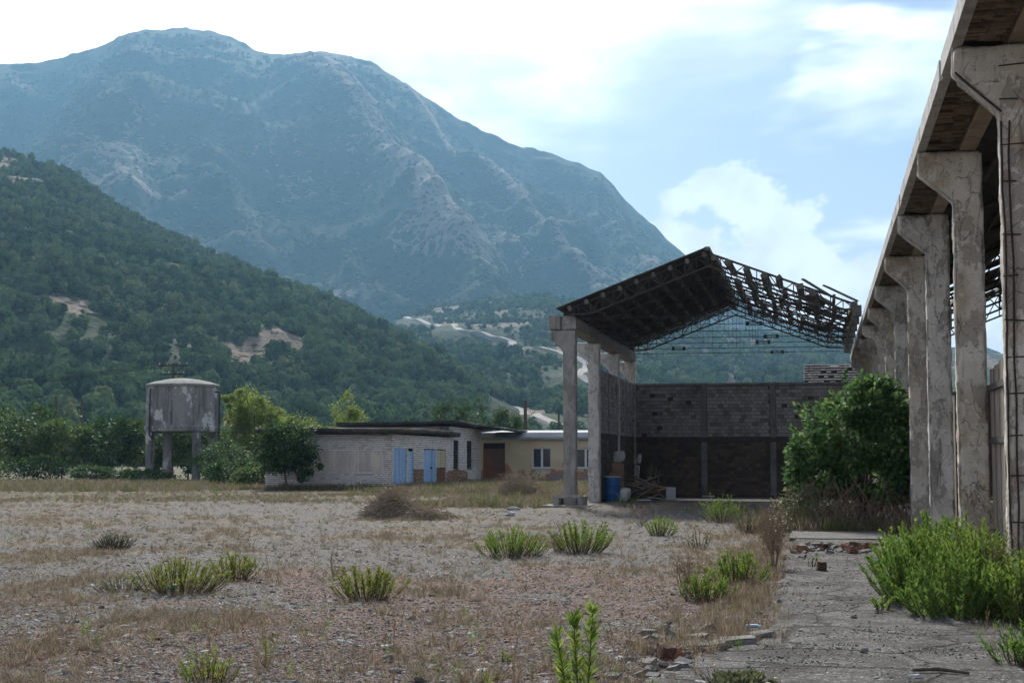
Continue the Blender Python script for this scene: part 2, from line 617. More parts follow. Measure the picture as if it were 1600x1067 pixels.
def scrub_material(name, scrub1, scrub2, rock1, rock2, cell, b0=0.5):
    t = NT(name)
    bare = t.attr('bare')
    v = t.vor(1.0 / cell, (1, 1, 0.6))
    v2 = t.vor(1.0 / (cell * 0.45), (1, 1, 0.6))
    n = t.noise(1 / (cell * 5), 5, 0.65)
    cover = t.math('ADD', t.math('SUBTRACT', 1.12, t.math('MULTIPLY', bare, 1.05)), t.math('MULTIPLY', t.math('SUBTRACT', n, 0.5), b0))
    m1 = t.ramp(t.math('SUBTRACT', t.math('MAXIMUM', cover, 0.34), v), -0.04, 0.06)
    m2 = t.ramp(t.math('SUBTRACT', t.math('MAXIMUM', t.math('MULTIPLY', cover, 0.72), 0.22), v2), -0.04, 0.06)
    m = t.math('MAXIMUM', m1, m2)
    rk = t.mix(t.ramp(t.noise(1 / (cell * 2), 6, 0.7), 0.35, 0.7), rock1, rock2)
    sc = t.mix(t.ramp(t.noise(1 / (cell * 1.3), 5, 0.7), 0.3, 0.7), scrub1, scrub2)
    c = t.mix(m, rk, sc)
    b = t.bump(t.math('ADD', m, t.noise(1 / cell, 4, 0.7)), 0.9, cell * 0.45)
    t.principled(c, 0.95, b, spec=0.05)
    return t.m


M_mount = scrub_material('mountain_scrub', (0.013, 0.032, 0.020), (0.028, 0.050, 0.028), (0.215, 0.18, 0.155), (0.135, 0.115, 0.098), 10.0, 1.5)
M_hill = scrub_material('hill_soil', (0.030, 0.050, 0.024), (0.060, 0.075, 0.036), (0.25, 0.195, 0.15), (0.17, 0.135, 0.10), 5.0, 1.2)

mt = put(link('mountain', hill_mesh('mountain', mountain, -46, 20, 620, 1.15, 190), M_mount), kind='structure')
fh = put(link('foothill', hill_mesh('foothill', foothill, -46, -2, 330, 1.25, 110), M_hill), kind='structure')
vh = put(link('valley_hill', hill_mesh('valley_hill', valley, -26, 22, 360, 1.2, 110), M_hill), kind='structure')


# ---- the yard: one ground sheet out to the hills
def dry_mask(x, y):
    d = fbm(x / 1.5, y / 2.2, 51, 5, 0.62)
    big = fbm(x / 8.0, y / 6.0, 61, 3)
    return sstep(d * 0.68 + big * 0.32, 0.43, 0.59)


def red_mask(x, y):
    return sstep(fbm(x / 1.7, y / 1.4, 71, 4) - 0.040 * np.hypot((x + 2.9) * .9, (y - 11.4) * 0.8), 0.20, 0.36)


def green_mask(x, y):
    return sstep(-x - 11 + 5 * (fbm(x / 4, y / 4, 81, 3) - 0.5), 0, 6) * sstep(y + 8 * (fbm(x / 6, y / 3, 82, 3) - 0.5), 46, 56)


def ground_z(x, y):
    near = np.exp(-((y - 25) / 45) ** 2)
    z = (fbm(x / 3.5, y / 3.5, 11, 3) - 0.5) * 0.07 + (fbm(x / 0.8, y / 0.8, 12, 3) - 0.5) * 0.035
    z = z * near
    lane = sstep(x, -0.85, -0.40) * (1 - sstep(x, 1.2, 1.6)) * (1 - sstep(y, 33, 34))     # worn flat under the concrete lane
    return z * (1 - lane) - 0.03 * lane


def axis(lo, hi, a, b, step, grow=1.22):
    v = list(np.arange(a, b + 1e-6, step))
    s = step
    while v[-1] < hi:
        s *= grow; v.append(v[-1] + s)
    s = step
    pre = [a]
    while pre[-1] > lo:
        s *= grow; pre.append(pre[-1] - s)
    return np.unique(np.clip(np.array(pre[:0:-1] + v), lo, hi))


gx = axis(-3000, 1450, -22, 6, 0.16)
gy = axis(-250, 3900, 6, 52, 0.16)
GX, GY = np.meshgrid(gx, gy)
GZ = ground_z(GX, GY)
na = len(gx)
gi = np.arange(len(gy) - 1)[:, None] * na + np.arange(na - 1)[None, :]
gme = np_mesh('ground', np.stack([GX, GY, GZ], -1).reshape(-1, 3), np.stack([gi, gi + 1, gi + na + 1, gi + na], -1).reshape(-1, 4), True,
              {'dry': dry_mask(GX, GY), 'red': red_mask(GX, GY), 'green': green_mask(GX, GY)})
t = NT('yard_ground')
n_f = t.noise(38, 5, 0.7)
n_m = t.noise(6.5, 5, 0.65)
peb = t.vor(26)
pebc = t.n('ShaderNodeTexVoronoi'); pebc.inputs['Scale'].default_value = 26; t.l(t.coord(), pebc.inputs['Vector'])
pv = t.n('ShaderNodeSeparateColor'); t.l(pebc.outputs['Color'], pv.inputs[0])
grav = t.mix(t.ramp(pv.outputs[0], 0.1, 0.95), (0.11, 0.105, 0.097), (0.31, 0.298, 0.272))
grav = t.mix(t.ramp(peb, 0.25, 0.6), grav, (0.085, 0.08, 0.073))
grav = t.mix(t.ramp(n_m, 0.42, 0.7, 0, 0.55), grav, (0.20, 0.172, 0.138))
soil = t.mix(t.ramp(n_f, 0.3, 0.7), (0.105, 0.084, 0.060), (0.215, 0.178, 0.128))
redc = t.mix(t.ramp(pv.outputs[1], 0.2, 0.9), (0.10, 0.062, 0.048), (0.21, 0.138, 0.105))
grn = t.mix(t.ramp(n_f, 0.3, 0.75), (0.060, 0.062, 0.030), (0.13, 0.112, 0.062))
grn = t.mix(t.ramp(t.noise(1.1, 6, 0.7), 0.42, 0.6), grn, (0.14, 0.115, 0.08))
dm = t.ramp(t.math('ADD', t.attr('dry'), t.math('MULTIPLY', t.math('SUBTRACT', n_m, 0.5), 1.5)), 0.3, 0.75)
c = t.mix(dm, grav, soil)
c = t.mix(t.math('MULTIPLY', t.ramp(t.math('ADD', t.attr('red'), t.math('SUBTRACT', n_m, 0.5)), 0.3, 0.7), 0.85), c, redc)
c = t.mix(t.ramp(t.math('ADD', t.attr('green'), t.math('SUBTRACT', n_m, 0.5)), 0.35, 0.75), c, grn)
hh = t.math('SUBTRACT', n_f, t.math('MULTIPLY', peb, 0.8))
t.principled(c, 0.95, t.bump(hh, 0.7, 0.02), spec=0.12)
ground = put(link('ground', gme, t.m), kind='structure')

# ---- concrete lane beside the hall, broken at its left edge
t = NT('lane_concrete')
v = t.vor(45)
vc = t.n('ShaderNodeTexVoronoi'); vc.inputs['Scale'].default_value = 45; t.l(t.coord(), vc.inputs['Vector'])
pv = t.n('ShaderNodeSeparateColor'); t.l(vc.outputs['Color'], pv.inputs[0])
n1 = t.noise(1.6, 6, 0.65)
n2 = t.noise(14, 6, 0.7)
c = t.mix(t.ramp(n1, 0.36, 0.66), (0.052, 0.051, 0.05), (0.115, 0.112, 0.107))
c = t.mix(t.math('MULTIPLY', t.ramp(pv.outputs[0], 0.72, 0.95), t.ramp(n1, 0.3, 0.6)), c, (0.28, 0.275, 0.27))
c = t.mix(t.ramp(n2, 0.5, 0.75, 0, 0.6), c, (0.038, 0.034, 0.03))
c = t.mix(t.ramp(t.noise(2.2, 5, 0.6, (1, 2.5, 1), off=(3, 5, 0)), 0.55, 0.7, 0, 0.7), c, (0.085, 0.070, 0.052))
wob = t.n('ShaderNodeTexNoise'); wob.inputs['Scale'].default_value = 2.2; wob.inputs['Detail'].default_value = 6; t.l(t.coord(), wob.inputs['Vector'])
add = t.n('ShaderNodeMix', data_type='RGBA', blend_type='ADD'); add.inputs[0].default_value = 0.5
t.l(t.coord(), add.inputs[6]); t.l(wob.outputs['Color'], add.inputs[7])
vr = t.n('ShaderNodeTexVoronoi', feature='DISTANCE_TO_EDGE'); vr.inputs['Scale'].default_value = 0.75; t.l(add.outputs[2], vr.inputs['Vector'])
crack = t.ramp(vr.outputs['Distance'], 0.008, 0.03, 1.0, 0.0)
c = t.mix(t.math('MULTIPLY', crack, 0.85), c, (0.03, 0.026, 0.022))
t.principled(c, 0.9, t.bump(t.math('SUBTRACT', t.math('ADD', n2, t.math('MULTIPLY', v, 0.5)), t.math('MULTIPLY', crack, 1.5)), 0.9, 0.02), spec=0.1)
M_lane = t.m
ly = np.arange(3.0, 33.3, 0.12)
lw = 46
edge = -0.52 + 0.16 * (fbm(ly / 1.1, ly * 0 + 3, 91, 4, 0.6) - 0.5) * 2 - 0.75 * sstep(13.2 - ly, 0, 2.6) * 1.0
LX = np.linspace(0, 1, lw)[None, :] ** 1.0 * (1.75 - edge[:, None]) + edge[:, None]
LY = np.repeat(ly[:, None], lw, 1)
LZ = 0.022 + 0.014 * (fbm(LX / 0.5, LY / 0.5, 93, 4) - 0.5) + 0.02 * (fbm(LX / 2.5, LY / 2.5, 95, 2) - 0.5)
LZ[:, 0] = -0.07; LZ[:, -1] = -0.05
li = np.arange(len(ly) - 1)[:, None] * lw + np.arange(lw - 1)[None, :]
put(link('path', np_mesh('path', np.stack([LX, LY, LZ], -1).reshape(-1, 3), np.stack([li, li + 1, li + lw + 1, li + lw], -1).reshape(-1, 4), True), M_lane), kind='structure')

# ---- air
t = NT('air')
pvn = t.n('ShaderNodeVolumePrincipled')
pvn.inputs['Color'].default_value = (0.34, 0.67, 1.0, 1)
pvn.inputs['Density'].default_value = HAZE
pvn.inputs['Anisotropy'].default_value = 0.35
t.l(pvn.outputs[0], t.out.inputs['Volume'])
hz = MB().box(-3400, 1600, -300, 4200, -4, 960).build('haze', t.m)
put(hz, kind='stuff')
# ------------------------------------------------------------------ materials for the buildings
M_colA = concrete('column_concrete_beige', (0.62, 0.56, 0.47), (0.17, 0.15, 0.125), (0.80, 0.755, 0.68), 1.3, 0.8, 0.75, 0.8, (0.52, 0.43, 0.32))
M_colB = concrete('column_concrete_grey', (0.55, 0.52, 0.475), (0.15, 0.138, 0.122), (0.76, 0.735, 0.685), 1.4, 0.9, 0.7, 0.8)
M_colW = concrete('column_flaked_white', (0.66, 0.645, 0.62), (0.19, 0.16, 0.125), (0.75, 0.735, 0.71), 2.2, 0.55, 0.8, 0.9)
M_beam = concrete('beam_concrete', (0.30, 0.288, 0.265), (0.11, 0.10, 0.085), (0.40, 0.385, 0.355), 1.2, 0.6, 0.4, 0.5)
M_fascia = concrete('slab_edge_concrete', (0.50, 0.49, 0.465), (0.22, 0.21, 0.19), (0.62, 0.61, 0.585), 1.2, 0.5, 0.4, 0.5)
M_soffit = brickmat('soffit_brick', (0.17, 0.13, 0.10), (0.30, 0.235, 0.18), (0.11, 0.085, 0.066), (0.045, 0.037, 0.03), 0.5)
M_beige = concrete('beam_beige', (0.42, 0.345, 0.265), (0.18, 0.145, 0.11), (0.50, 0.42, 0.33), 0.9, 0.4, 0.3, 0.3)
M_steel = plain('old_steel', (0.045, 0.040, 0.037), (0.085, 0.065, 0.052), 9.0, 0.65, 0.2, 0.3)
M_rebar = plain('rusty_bar', (0.05, 0.035, 0.028), (0.10, 0.06, 0.04), 20.0, 0.8, 0.3, 0.2)
M_sheet = plain('asbestos_sheet', (0.085, 0.078, 0.070), (0.145, 0.135, 0.12), 1.6, 0.95, 0.3, stretch=(1, 2.5, 1))
M_purlin = plain('purlin_concrete', (0.11, 0.10, 0.085), (0.20, 0.185, 0.16), 5.0, 0.95, 0.5)
M_mortar = plain('mortar_dark', (0.075, 0.068, 0.06), (0.12, 0.11, 0.10), 6.0, 0.95, 0.4)
M_bgrey = brickmat('brick_grey', (0.33, 0.31, 0.30), (0.46, 0.44, 0.43), (0.25, 0.215, 0.195), (0.11, 0.095, 0.085), 0.45)
M_bsootshade = brickmat('brick_soot_shade', (0.11, 0.092, 0.078), (0.18, 0.138, 0.11), (0.25, 0.16, 0.112), (0.04, 0.035, 0.031), 0.6)  # soot-stained brick, darkened further with shade put into the colour
M_pil = concrete('pilaster_concrete', (0.23, 0.225, 0.22), (0.08, 0.075, 0.07), (0.31, 0.305, 0.30), 1.0, 0.5, 0.3, 0.4)
M_board = plain('fence_board', (0.24, 0.20, 0.16), (0.36, 0.31, 0.25), 3.0, 0.9, 0.3, stretch=(4, 4, 0.4))
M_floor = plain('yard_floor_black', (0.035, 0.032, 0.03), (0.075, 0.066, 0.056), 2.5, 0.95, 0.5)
RNG = random.Random(7)


# ------------------------------------------------------------------ rough concrete columns
def rough_column(name, poly, y0, y1, seed, voxel=0.035, amp=0.012, chip=0.05):
    me = MB().prism(poly, y0, y1).mesh(name)
    o = bpy.data.objects.new('tmp', me)
    COL.objects.link(o)
    m = o.modifiers.new('r', 'REMESH')
    m.mode = 'VOXEL'; m.voxel_size = voxel
    dg = bpy.context.evaluated_depsgraph_get()
    ev = o.evaluated_get(dg)
    me2 = bpy.data.meshes.new_from_object(ev)
    bpy.data.objects.remove(o)
    n = len(me2.vertices)
    co = np.empty(n * 3, np.float32); me2.vertices.foreach_get('co', co); co = co.reshape(-1, 3)
    no = np.empty(n * 3, np.float32); me2.vertices.foreach_get('normal', no); no = no.reshape(-1, 3)
    d = amp * (fbm(co[:, 0] * 7 + co[:, 2] * 5, co[:, 1] * 7 - co[:, 2] * 4, seed, 4) - 0.5) * 2
    # arris: vertices whose normal is not along an axis lie near an edge and chip off
    ed = 1 - np.max(np.abs(no), 1)
    ch = sstep(fbm(co[:, 2] * 3.1 + co[:, 0] * 2, co[:, 1] * 3 + co[:, 0] * 3, seed + 5, 4, 0.6), 0.5, 0.68)
    d = d - chip * np.clip(ed * 3.2, 0, 1) * ch
    co = co + no * d[:, None]
    me2.vertices.foreach_set('co', co.astype(np.float32).ravel())
    me2.polygons.foreach_set('use_smooth', np.ones(len(me2.polygons), bool))
    me2.update()
    me2.materials.clear()
    return me2


BAYS = [16.1 + 5.5 * k for k in range(10)]
PROF = [(1.85, -0.3), (2.24, -0.3), (2.24, 5.69), (1.41, 5.69), (1.40, 5.40), (1.85, 5.0)]

hall = empty('column_hall', (2.05, 16.1, 0), 'long derelict concrete hall with a row of tall bracketed columns', 'hall')
variants = [rough_column('column', PROF, -0.15, 0.15, s, 0.035, 0.018, 0.09) for s in (3, 14, 25)]
mats_cycle = [M_colA, M_colA, M_colB, M_colA, M_colB]
done = {}
for k, Y in enumerate(BAYS):
    key = (k % 3, mats_cycle[k % 5].name)
    if key not in done:
        me = variants[k % 3] if variants[k % 3].users == 0 else variants[k % 3].copy()
        me.materials.clear(); me.materials.append(mats_cycle[k % 5])
        done[key] = me
    c = link('column', done[key], None, hall)
    c.location = (-2.05, Y - 16.1, 0)
    ORG[c.name] = Vector((0, Y, 0))
    if k == 0:
        c['label'] = 'nearest column with bare rusty bars along its edge'
        b = MB()
        for xx, yy in ((1.86, 15.94), (1.93, 15.935)):
            pts = [(xx + RNG.uniform(-.012, .012), yy + RNG.uniform(-.008, .004), z) for z in np.arange(0.0, 5.05, 0.35)]
            b.tube(pts, 0.011, 6)
        for z in np.arange(0.45, 5.6, 0.42):
            z += RNG.uniform(-.08, .08)
            b.tube([(1.84, 15.945, z), (1.98 + RNG.uniform(0, .16), 15.94, z + RNG.uniform(-.02, .02))], 0.007, 5)
        b.tube([(1.42, 15.945, 5.42), (1.62, 15.94, 5.22), (1.86, 15.94, 5.0)], 0.012, 6)
        b.build('reinforcing_bars', M_rebar, c)
    # kerb of mortar along the bracket edge, seen as the bright rib
    rib = MB()
    for p, q in (((1.400, Y - .150, 5.68), (1.392, Y - .150, 5.40)), ((1.392, Y - .150, 5.40), (1.846, Y - .150, 4.99)), ((1.846, Y - .150, 4.99), (1.846, Y - .150, 0.1))):
        p, q = Vector(p), Vector(q)
        n_ = max(1, int((q - p).length / .22))
        for i_ in range(n_):
            if n_ > 3 and RNG.random() < .22: continue
            w_ = RNG.uniform(.010, .022)
            j0, j1 = (Vector((RNG.uniform(-.004, .004), 0, 0)) for _ in range(2))
            rib.bar(p.lerp(q, i_ / n_) + j0, p.lerp(q, (i_ + 1) / n_) + j1, w_, w_, up=(0, 1, 0))
    put(rib.build('edge_rib', M_fascia, c), kind='stuff')

# slab on the brackets: edge beam, rough soffit courses, smooth beam
slab = MB()
ys = [10.6]
while ys[-1] < 66.2: ys.append(ys[-1] + RNG.choice((.12, .2, .35, .6, 1.1, 1.6)) * RNG.uniform(.7, 1.2))
for i in range(len(ys) - 1):
    y0, y1 = ys[i], ys[i + 1]
    top = 5.93 + RNG.uniform(-.006, .006) - (y1 - y0 < .3) * (RNG.random() < .55) * RNG.uniform(0.01, .05)
    xo = 1.385 + RNG.uniform(-.003, .003) + (y1 - y0 < .3) * (RNG.random() < .5) * RNG.uniform(.0, .025)
    slab.box(xo, 1.50, y0, y1 - 0.0005, 5.705, top)
slab_o = slab.build('eave_slab', M_fascia, hall)
sf = MB().box(1.5, 1.925, 10.6, 66.2, 5.762, 5.90)
sf.build('slab_core', M_mortar, slab_o)
sc_ = MB()
for k in range(-1, 9):
    y = 16.1 + 5.5 * k + 0.16
    y1 = y + 5.5 - 0.34
    while y < y1:
        w = RNG.uniform(.05, .085)
        x = 1.502
        while x < 1.90:
            l = RNG.uniform(.10, .26)
            if RNG.random() > .10:
                sc_.box(x, min(x + l - .012, 1.92), y, y + w - RNG.uniform(.012, .034), 5.705 + RNG.uniform(0, .05) * RNG.random(), 5.765)
            x += l
        y += w
put(sc_.build('soffit_brick', M_soffit, slab_o), kind='stuff')
for k in range(-1, 9):
    y = 16.1 + 5.5 * k
    MB().box(1.95, 2.17, y + .01, y + 5.49, 5.70 + RNG.uniform(0, .015), 5.92).build('lintel_beam', M_beige, hall, bevel=0.012)
# upstand that carries the hall roof
MB().box(1.93, 2.12, 10.6, 66.2, 5.935, 6.18).build('roof_upstand', M_beam, hall)


# ------------------------------------------------------------------ steel lattice truss
def truss(name, xl, xr, zl, zc, Y, depth, parent, tie=None, n=8, mat=None, w=0.05):
    m = MB()
    xc = (xl + xr) / 2
    for sx, x0 in ((1, xl), (-1, xr)):
        def top(f): return Vector((x0 + (xc - x0) * f, Y, zl + (zc - zl) * f))
        def bot(f):
            p = top(f)
            d = depth * min(1.0, 0.35 + f * 4)
            return p - Vector((0, 0, d))
        m.bar(top(0), top(1), w, w * 1.2)
        fs = [i / n for i in range(n + 1)]
        for i in range(n):
            m.bar(bot(fs[i]), bot(fs[i + 1]), w, w)
            m.bar(bot(fs[i]), top(fs[i]), w * .55)
            m.bar(bot(fs[i]), top(fs[i + 1]), w * .55) if i % 2 == 0 else m.bar(top(fs[i]), bot(fs[i + 1]), w * .55)
    o = m.build(name, mat or M_steel, parent)
    if tie is not None:
        r = MB().tube([(xl + .25, Y, tie), (xr - .25, Y, tie)], 0.014, 6)
        ro = r.build('tie_rod', M_steel, o)
        tx = xc + tie_x(Y)
        b = MB()
        for dz in (-.05, .05): b.bar((tx - .22, Y, tie + dz), (tx + .22, Y, tie + dz), .03, .022)
        for dx in (-.22, .22): b.box(tx + dx - .05, tx + dx + .05, Y - .045, Y + .045, tie - .07, tie + .07)
        b.build('turnbuckle', M_steel, o)
        for dx in (-1.0, 0.15, .9):
            zt = zc - abs(dx) * (zc - zl) / (xc - xl) - depth
            MB().tube([(xc + dx, Y, tie), (xc + dx, Y, zt)], 0.007, 5).build('hanger_rod', M_steel, o)
    return o


def tie_x(Y):
    return {0: 1.3, 1: -2.2, 2: 1.7}[int(Y / 2.75) % 3]


for Y in (21.6, 27.1, 32.6, 38.1, 43.6, 49.1, 54.6, 60.1, 65.6):
    truss('truss', 2.05, 13.9, 6.2, 8.5, Y, 0.9, hall, None, 10, M_steel, 0.07)
rs = MB()
for sx in (0, 1):
    for i in range(6):
        f0, f1 = i / 6, (i + 1) / 6
        xa, xb = (2.0 + 5.98 * f0, 2.0 + 5.98 * f1) if sx == 0 else (13.95 - 5.98 * f0, 13.95 - 5.98 * f1)
        za, zb = 6.25 + 2.35 * f0, 6.25 + 2.35 * f1
        y = 10.8
        while y < 66:
            h = RNG.uniform(1.6, 1.9)
            if not (y > 46 and RNG.random() < .45) and (y < 46 or RNG.random() > .04):
                j = RNG.uniform(0, .03)
                rs.bar(((xa + xb) / 2, y, (za + zb) / 2 + j), ((xa + xb) / 2, y + h, (za + zb) / 2 + j), abs(xb - xa) * 1.08, .03, up=(-(zb - za), 0, (xb - xa)) if sx == 0 else ((zb - za), 0, (xa - xb)))
            y += h
put(rs.build('roof_sheets', M_sheet, hall), kind='stuff')
pm = MB()
for i in range(1, 7):
    for sx in (0, 1):
        x = 2.0 + 5.98 * i / 6 if sx == 0 else 13.95 - 5.98 * i / 6
        pm.box(x - .05, x + .05, 10.8, 66.2, 6.1 + 2.35 * i / 6, 6.22 + 2.35 * i / 6)
pm.build('purlins', M_purlin, hall)
MB().box(13.9, 14.2, 10.6, 66.2, -.2, 6.2).build('far_wall', M_bsootshade, hall)
MB().box(2.3, 13.9, 66.0, 66.3, -.2, 4.3).build('end_wall', M_bsootshade, hall)
for Y in BAYS[2:]:
    MB().box(13.5, 13.9, Y - .15, Y + .15, 0, 6.1).build('inner_column', M_colB, hall)
# infill wall between the columns beyond the third one
MB().box(2.3, 2.5, 27.3, 65.9, -.2, 2.6).build('infill_wall', M_bsootshade, hall)

# ------------------------------------------------------------------ board fence between the nearest columns
fen = empty('board_fence', (2.30, 16.4, 0), 'brown vertical board fence between the two nearest columns', 'fence')
bd = MB().box(-.022, .022, -.098, .098, -.1, 2.74).mesh('board', bevel=0.004)
bd.materials.append(M_board)
y = 16.45
k = 0
while y < 21.4:
    b = link('board', bd, None, fen)
    b.location = (RNG.uniform(-.02, .02), y - 16.4, RNG.uniform(-.05, .03))
    b.rotation_euler = (RNG.uniform(-.008, .008), 0, RNG.uniform(-.10, .06))
    y += .205
for z in (.55, 1.75, 2.45):
    MB().box(2.235, 2.275, 16.35, 21.45, z - .04, z + .04).build('rail', M_steel, fen)
for yy, zz in ((17.9, 2.15), (18.6, 2.12), (19.3, 2.18)):
    MB().tube([(2.25 - .05 * math.sin(a), yy + .11 * math.cos(a), zz + .06 * math.sin(a)) for a in np.linspace(0, 5.2, 12)], 0.006, 5).build('wire_loop', M_rebar, fen)

# ------------------------------------------------------------------ open hangar at the back of the yard
han = empty('hangar', (-3.3, 57.0, 0), 'open roofed hangar with collapsed right roof slope and brick back wall', 'hangar')
FY = BAYS[6:]          # 49.1 54.6 60.1 65.6
LP = [(-7.65, -.2), (-8.06, -.2), (-8.06, 5.0), (-8.48, 5.40), (-8.48, 5.69), (-7.65, 5.69)]
lc = rough_column('column', LP, -.2, .2, 41, 0.05, 0.01, 0.04)
lw_ = rough_column('column', LP, -.2, .2, 43, 0.05, 0.02, 0.08)
lc.materials.append(M_beam); lw_.materials.append(M_colW)
lc2 = lw_.copy(); lc2.materials.clear(); lc2.materials.append(M_colB)
for Y, me in zip(FY, (lc, lw_, lw_, lc2)):
    c = link('column', me, None, han)
    c.location = (3.3, Y - 57.0, 0)
    ORG[c.name] = Vector((0, Y, 0))
    if Y == FY[0]:
        c['label'] = 'smooth grey front column on a concrete footing'
        # footing block with an open socket
        f = MB()
        f.box(-8.36, -8.16, 48.66, 49.5, -.1, .34); f.box(-7.56, -7.36, 48.66, 49.5, -.1, .34)
        f.box(-8.36, -7.36, 48.62, 48.66, .28, .38); f.box(-8.36, -7.36, 49.32, 49.5, -.1, .36)
        f.box(-8.7, -7.2, 48.2, 49.9, -.12, .05)
        f.build('footing', M_beam, c, bevel=.015)
    elif Y == FY[1]:
        c['label'] = 'column with flaking white paint beside the blue barrel'
# beams along the column heads
for i in range(3):
    y0 = FY[i] - (.2 if i == 0 else 0) + .01
    b = MB().prism([(-7.62, 5.70), (-8.10, 5.70), (-8.10, 6.14), (-7.70, 6.14), (-7.62, 6.02)], y0, FY[i + 1] - .01).build('eave_beam', M_beam, han, bevel=.012)
MB().box(-8.52, -8.13, 48.9, 49.34, 5.70, 6.16).build('beam_stub', M_beam, han, bevel=.015)
pk = MB().box(-8.04, -7.66, 48.93, 49.3, 6.145, 6.34)
pk.build('bearing_block', M_steel, han)
RX, RZ, EL, ER, EZ = -3.35, 8.12, -7.98, 1.30, 6.36
TY = [48.75 + 2.8 * k for k in range(7)]
for k, Y in enumerate(TY):
    truss('truss', EL + .1, ER - .1, EZ - .05, RZ - .08, Y, 0.42, han, 6.02, 12, M_steel, 0.055)
    if k:
        MB().box(-7.98, -7.72, Y - .12, Y + .12, 6.142, 6.30).build('bearing_block', M_steel, han)
    MB().box(1.10, 1.38, Y - .14, Y + .14, 5.94, 6.28).build('bearing_block', M_purlin, han)
# purlins: precast bars lying along the slopes
pur = MB().box(-.06, .06, 0, 1, -.16, 0.0).mesh('purlin'); pur.materials.append(M_purlin)
for side in (0, 1):
    for i in range(9):
        f = (i + .35) / 8.6
        x = EL + (RX - EL) * f if side == 0 else ER + (RX - ER) * f
        z = EZ + (RZ - EZ) * f
        if side == 0:
            o = link('purlin', pur, None, han)
            o.location = (x + 3.3, 48.5 - 57, z - .02)
            o.scale = (1, 17.6, 1)
            o.rotation_euler = (0, R(-21) if side == 0 else R(21), 0)
        else:
            # the bare slope: short lengths, sagging and twisted
            for k in range(6):
                if RNG.random() < .06: continue
                o = link('purlin', pur, None, han)
                o.location = (x + 3.3 + RNG.uniform(-.06, .06), TY[k] - 57 - .15, z - .02 + RNG.uniform(-.10, .03))
                o.scale = (1.0 + RNG.uniform(-.3, .8), 2.72, 1.1)
                o.rotation_euler = (RNG.uniform(-.02, .03), R(21 + RNG.uniform(-28, 28)), RNG.uniform(-.03, .03))
# sheets on the left slope, each its own piece
def sheet_mesh(L, Wd, seed):
    n = 9
    r = random.Random(seed)
    vs = []; fs = []
    for i in range(n + 1):
        u = i / n * L
        h = .025 * (1 if i % 2 else -1)
        for v in (0, Wd): vs.append((u, v, h))
        for v in (0, Wd): vs.append((u, v, h + .012))
    for i in range(n):
        a = i * 4
        fs += [(a, a + 4, a + 5, a + 1), (a + 2, a + 3, a + 7, a + 6), (a, a + 2, a + 6, a + 4), (a + 1, a + 5, a + 7, a + 3)]
    fs += [(0, 1, 3, 2), (n * 4, n * 4 + 2, n * 4 + 3, n * 4 + 1)]
    me = bpy.data.meshes.new('roof_sheet')
    me.from_pydata(vs, [], fs); me.materials.append(M_sheet)
    return me
# corrugation runs down the slope; u across the roof (along Y), v along the slope
slope_l = math.hypot(RX - EL, RZ - EZ)
ang = math.atan2(RZ - EZ, RX - EL)
shm = sheet_mesh(1.16, slope_l / 4 + .18, 1)
Mz = Matrix.Rotation(R(90), 4, 'Z')
for r_ in range(4):
    for j in range(16):
        y = 48.45 + j * 1.1
        s0 = (r_) * slope_l / 4 - .22
        x = EL + s0 * math.cos(ang); z = EZ + s0 * math.sin(ang) + .05 + .02 * (3 - r_) * 0 + r_ * .004 + (j % 2) * .013
        o = link('roof_sheet', shm, None, han)
        # local u -> +Y, local v -> up the slope
        m = Matrix(((0, math.cos(ang), math.sin(ang), 0), (1, 0, 0, 0), (0, math.sin(ang), -math.cos(ang), 0), (0, 0, 0, 1)))
        e = m.to_euler()
        o.rotation_euler = (e.x + RNG.uniform(-.006, .006), e.y, e.z)
        o.location = (x + 3.3, y - 57, z)
# the few sheets left low on the right slope
for j in range(16):
    f = RNG.uniform(0.02, .28)
    y = RNG.uniform(49.0, 64.5)
    x = ER + (RX - ER) * f
    z = EZ + (RZ - EZ) * f + .06 + RNG.uniform(0, .12)
    o = link('roof_sheet', shm, None, han)
    m = Matrix(((0, -math.cos(ang), math.sin(ang), 0), (1, 0, 0, 0), (0, math.sin(ang), math.cos(ang), 0), (0, 0, 0, 1)))
    e = m.to_euler()
    o.rotation_euler = (e.x + RNG.uniform(-.22, .22), e.y + RNG.uniform(-.2, .2), e.z + RNG.uniform(-.3, .3))
    o.location = (x + 3.3, y - 57, z)
    o.scale = (RNG.uniform(.4, .9), RNG.uniform(.35, .8), 1)
# battens and bars left between the purlins
for i in range(34):
    y = RNG.uniform(48.6, 65)
    f0 = RNG.uniform(0, .75); f1 = min(1.02, f0 + RNG.uniform(.15, .4))
    p = Vector((ER + (RX - ER) * f0, y, EZ + (RZ - EZ) * f0 + RNG.uniform(-.25, .18)))
    q = Vector((ER + (RX - ER) * f1, y + RNG.uniform(-.3, .3), EZ + (RZ - EZ) * f1 + RNG.uniform(-.25, .18)))
    MB().bar(p, q, .03, .03).build('loose_bar', M_steel, han)
rg = MB().bar((RX, 48.4, RZ + .02), (RX, 66.0, RZ + .02), .16, .12)
rg.build('ridge_beam', M_purlin, han)

